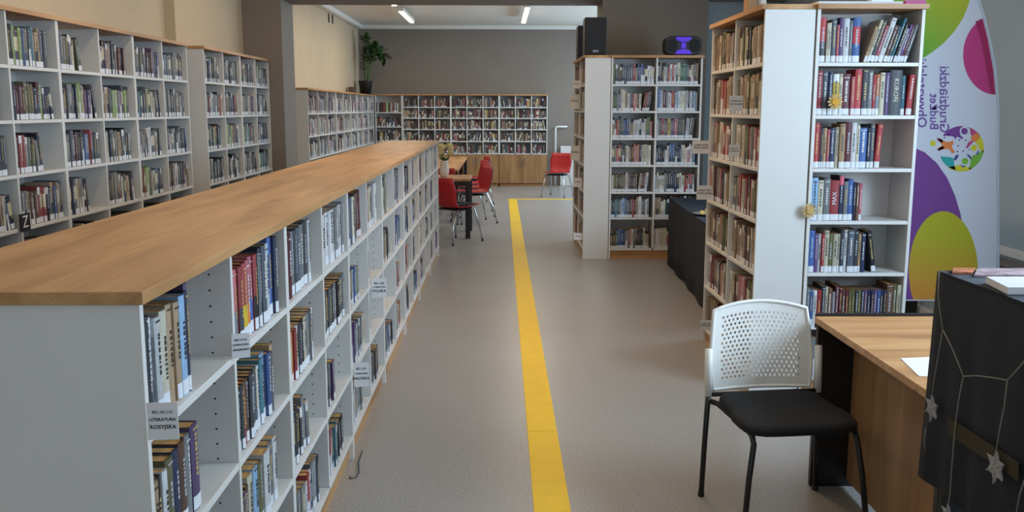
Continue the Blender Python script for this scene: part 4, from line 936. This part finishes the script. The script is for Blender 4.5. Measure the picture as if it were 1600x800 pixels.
def red_chair(loc, rz, label, pad=False):
    # local: faces +y; backrest at -y
    rt = empty('red_chair', loc, rz); tag(rt, label, 'chair', 'red shell chairs in the far room')
    def put(mb, nm, m_, sm=True):
        o = mb.build(nm, m_, None, sm); o.parent = rt; o.matrix_parent_inverse = Matrix.Identity(4); return o
    o = put(shell_mesh(0), 'shell', M_RED); s_ = o.modifiers.new('solid', 'SOLIDIFY'); s_.thickness = .008; s_.offset = 0
    o = put(shell_mesh(.010), 'rear_shell', M_RED if pad else M_GREYP); s_ = o.modifiers.new('solid', 'SOLIDIFY'); s_.thickness = .006; s_.offset = 0
    for sx in (-1, 1):
        for fy, ly in ((.16, .26), (-.14, -.28)):
            mb = MB(); mb.tube([(sx * .15, fy * .5, .412), (sx * .175, fy, .405), (sx * .2, ly * .88, .2), (sx * .225, ly, .008)], .0105, 8); put(mb, 'leg', M_CHROME)
            mb = MB(); mb.lathe([(.014, 0), (.014, .02), (.01, .026)], sx * .225, ly, 8); put(mb, 'foot_cap', M_BLACK)
    mb = MB(); mb.box((-.17, -.12, .398), (.17, .12, .416)); put(mb, 'seat_mount', M_BLACK, False)
    if pad:
        mb = MB(); mb.box((-.18, -.13, .452), (.18, .2, .475)); p_ = put(mb, 'seat_pad', M_SEAT, False); b_ = p_.modifiers.new('bevel', 'BEVEL'); b_.width = .01; b_.segments = 2
red_chair((-.57, 11.36, 0), R(-40), 'red shell chair with black seat pad beside the low bookcase end', True)
red_chair((-.84, 12.72, 0), R(180), 'red shell chair between the two nearest reading tables', True)
red_chair((-.40, 13.32, 0), R(112), 'red shell chair at the near end of the row along the tables')
red_chair((-.44, 14.1, 0), R(110), 'red shell chair second in the row along the tables')
red_chair((-.48, 14.9, 0), R(108), 'red shell chair third in the row along the tables')
red_chair((-.46, 16.0, 0), R(106), 'red shell chair farthest in the row along the tables')
red_chair((1.05, 17.34, 0), R(158), 'lone red shell chair before the grey wall right of cupboards')
# white panel and pipe beside the lone chair
W = empty('white_panel', (1.5, 19.78, 0)); tag(W, 'white upright panel with bent white pipe beyond the lone red chair', 'panel')
mb = MB(); mb.box((1.258, 19.76, .0), (1.85, 19.80, .845)); mb.build('board', M_WHITE, W, bevel=.01)
mb = MB(); mb.tube([(1.152, 19.78, .01), (1.152, 19.78, 1.2), (1.162, 19.78, 1.235), (1.19, 19.78, 1.248), (1.40, 19.78, 1.248)], .02, 10); mb.build('pipe', M_WPL, W, True)
# vase with flowers on the nearest table
c = Vector((-.73, 11.95, .752)); F_ = empty('flower_vase', c); tag(F_, 'white vase with cream flowers on the nearest reading table', 'vase')
mb = MB(); mb.lathe([(.045, c.z), (.06, c.z + .06), (.06, c.z + .13), (.045, c.z + .19), (.055, c.z + .21)], c.x, c.y, 16); mb.build('vase', M_WPL, F_, True)
M_LEAF = mat('leaf_green', srgb(44, 84, 36), .5, noise=.25, nscale=25); M_STEM = mat('stem_green', srgb(70, 104, 46), .6); M_FLW = mat('cream_petals', srgb(246, 236, 190), .6)
rf = random.Random(2)
for k in range(7):
    a = rf.uniform(0, 6.28); d_ = Vector((math.cos(a) * rf.uniform(.02, .09), math.sin(a) * .05, rf.uniform(.08, .2))); top = c + Vector((0, 0, .2)) + d_
    mb = MB(); mb.tube([c + Vector((0, 0, .12)), top], .004, 5); mb.build('stem', M_STEM, F_)
    mb = MB()
    for j in range(7):
        th = j * .898; q = Vector((math.cos(th), math.sin(th), .5)); t_ = Vector((-math.sin(th), math.cos(th), 0))
        mb.poly([top - Vector((0, 0, .02)), top + q * .036 + t_ * .03, top + q * .066 + Vector((0, 0, .014)), top + q * .036 - t_ * .03]); mb.poly([top + Vector((0, 0, .005)), top + q * .026 + t_ * .022 + Vector((0, 0, .03)), top + q * .03 + Vector((0, 0, .055)), top + q * .026 - t_ * .022 + Vector((0, 0, .03))])
    mb.build('bloom', M_FLW, F_, True)
for k in range(8):
    a = k * .785; b_ = c + Vector((0, 0, .2)); e_ = b_ + Vector((math.cos(a) * .1, math.sin(a) * .08, .06)); t_ = Vector((-math.sin(a), math.cos(a), 0)) * .025
    mb = MB(); mb.poly([b_, (b_ + e_) / 2 + t_, e_, (b_ + e_) / 2 - t_]); mb.build('leaf', M_LEAF, F_)
# plant
c = Vector((-2.755, 19.2, 1.9)); PL = empty('potted_plant', c); tag(PL, 'tall leafy plant in a dark pot on the far corner bookcase', 'plant')
mb = MB(); mb.lathe([(.105, c.z), (.14, c.z + .26), (.145, c.z + .275), (.125, c.z + .275), (.11, c.z + .22)], c.x, c.y, 24); mb.build('pot', M_PINE, PL, True)
leaf = None; rp = random.Random(8)
def stem(px, lr):
    global leaf
    pts = [at(x, y, Y=19.2 + o) for x, y, o in px]; fine = []
    for i in range(len(pts) - 1):
        for k in range(5): fine.append(pts[i].lerp(pts[i + 1], k / 5))
    fine.append(pts[-1])
    mb = MB(); mb.tube(fine, [.014 * (1 - .6 * k / len(fine)) for k in range(len(fine))], 7); mb.build('stem', M_STEM, PL, True)
    n_ = len(fine)
    for k in range(n_ // 3, n_):
        for sgn in (-1, 1, -1, 1):
            p = fine[k]; t_ = (fine[min(k + 1, n_ - 1)] - fine[k - 1]).normalized(); s_ = t_.cross(Vector((0, 1, 0))).normalized() * sgn
            d_ = (s_ * .8 + t_ * .55 + Vector((0, rp.uniform(-.5, .5), rp.uniform(-.2, .2)))).normalized(); L_ = lr * rp.uniform(.8, 1.2)
            if leaf is None:
                mb = MB(); mb.v = [(0, 0, 0), (.3, .3, .03), (.32, .65, .02), (0, 1, -.06), (-.32, .65, .02), (-.3, .3, .03), (0, .5, -.03)]
                mb.f = [(0, 1, 6), (1, 2, 6), (2, 3, 6), (3, 4, 6), (4, 5, 6), (5, 0, 6)]; mb.c = [None] * 6; leaf = mb.mesh('leaf'); leaf.materials.append(M_LEAF)
                for pp in leaf.polygons: pp.use_smooth = True
            o = bpy.data.objects.new('leaf', leaf); COL.objects.link(o); o.parent = PL; o.matrix_parent_inverse = Matrix.Translation(-PL.location)
            o.location = p; o.scale = (L_,) * 3; o.rotation_mode = 'QUATERNION'; o.rotation_quaternion = d_.to_track_quat('Y', 'Z')
stem([(570, 128, 0), (572, 105, 0), (574, 82, -.05), (572, 66, -.1), (569, 57, -.15)], .13)
stem([(573, 128, 0), (577, 100, .02), (583, 80, .05), (590, 72, .05)], .15)
stem([(574, 128, 0), (580, 100, -.05), (586, 84, -.1), (596, 82, -.15), (603, 92, -.2)], .15)
stem([(571, 128, 0), (569, 110, .05), (569, 92, .05), (567, 76, .05)], .11)
# small dark box beside the pot and loose cable on the floor
slabthing('small_box', (-2.93, 18.1, 1.9), (-2.84, 18.3, 2.03), M_DKB, 'small brown box on the far shelf before the plant', 'box')
q = [at(x, y, Z=.006) for x, y in ((566, 705), (560, 722), (561, 738), (556, 746), (548, 748), (543, 744))]
q = [Vector((max(p.x, -.672), p.y, .006)) for p in q]
mb = MB(); mb.tube(q, .003, 6); tag(mb.build('loose_cable', mat('cable_blue', srgb(40, 56, 84), .5), smooth=True, loc=q[2]), 'short dark blue cable on the floor beside the low bookcase', 'cable')
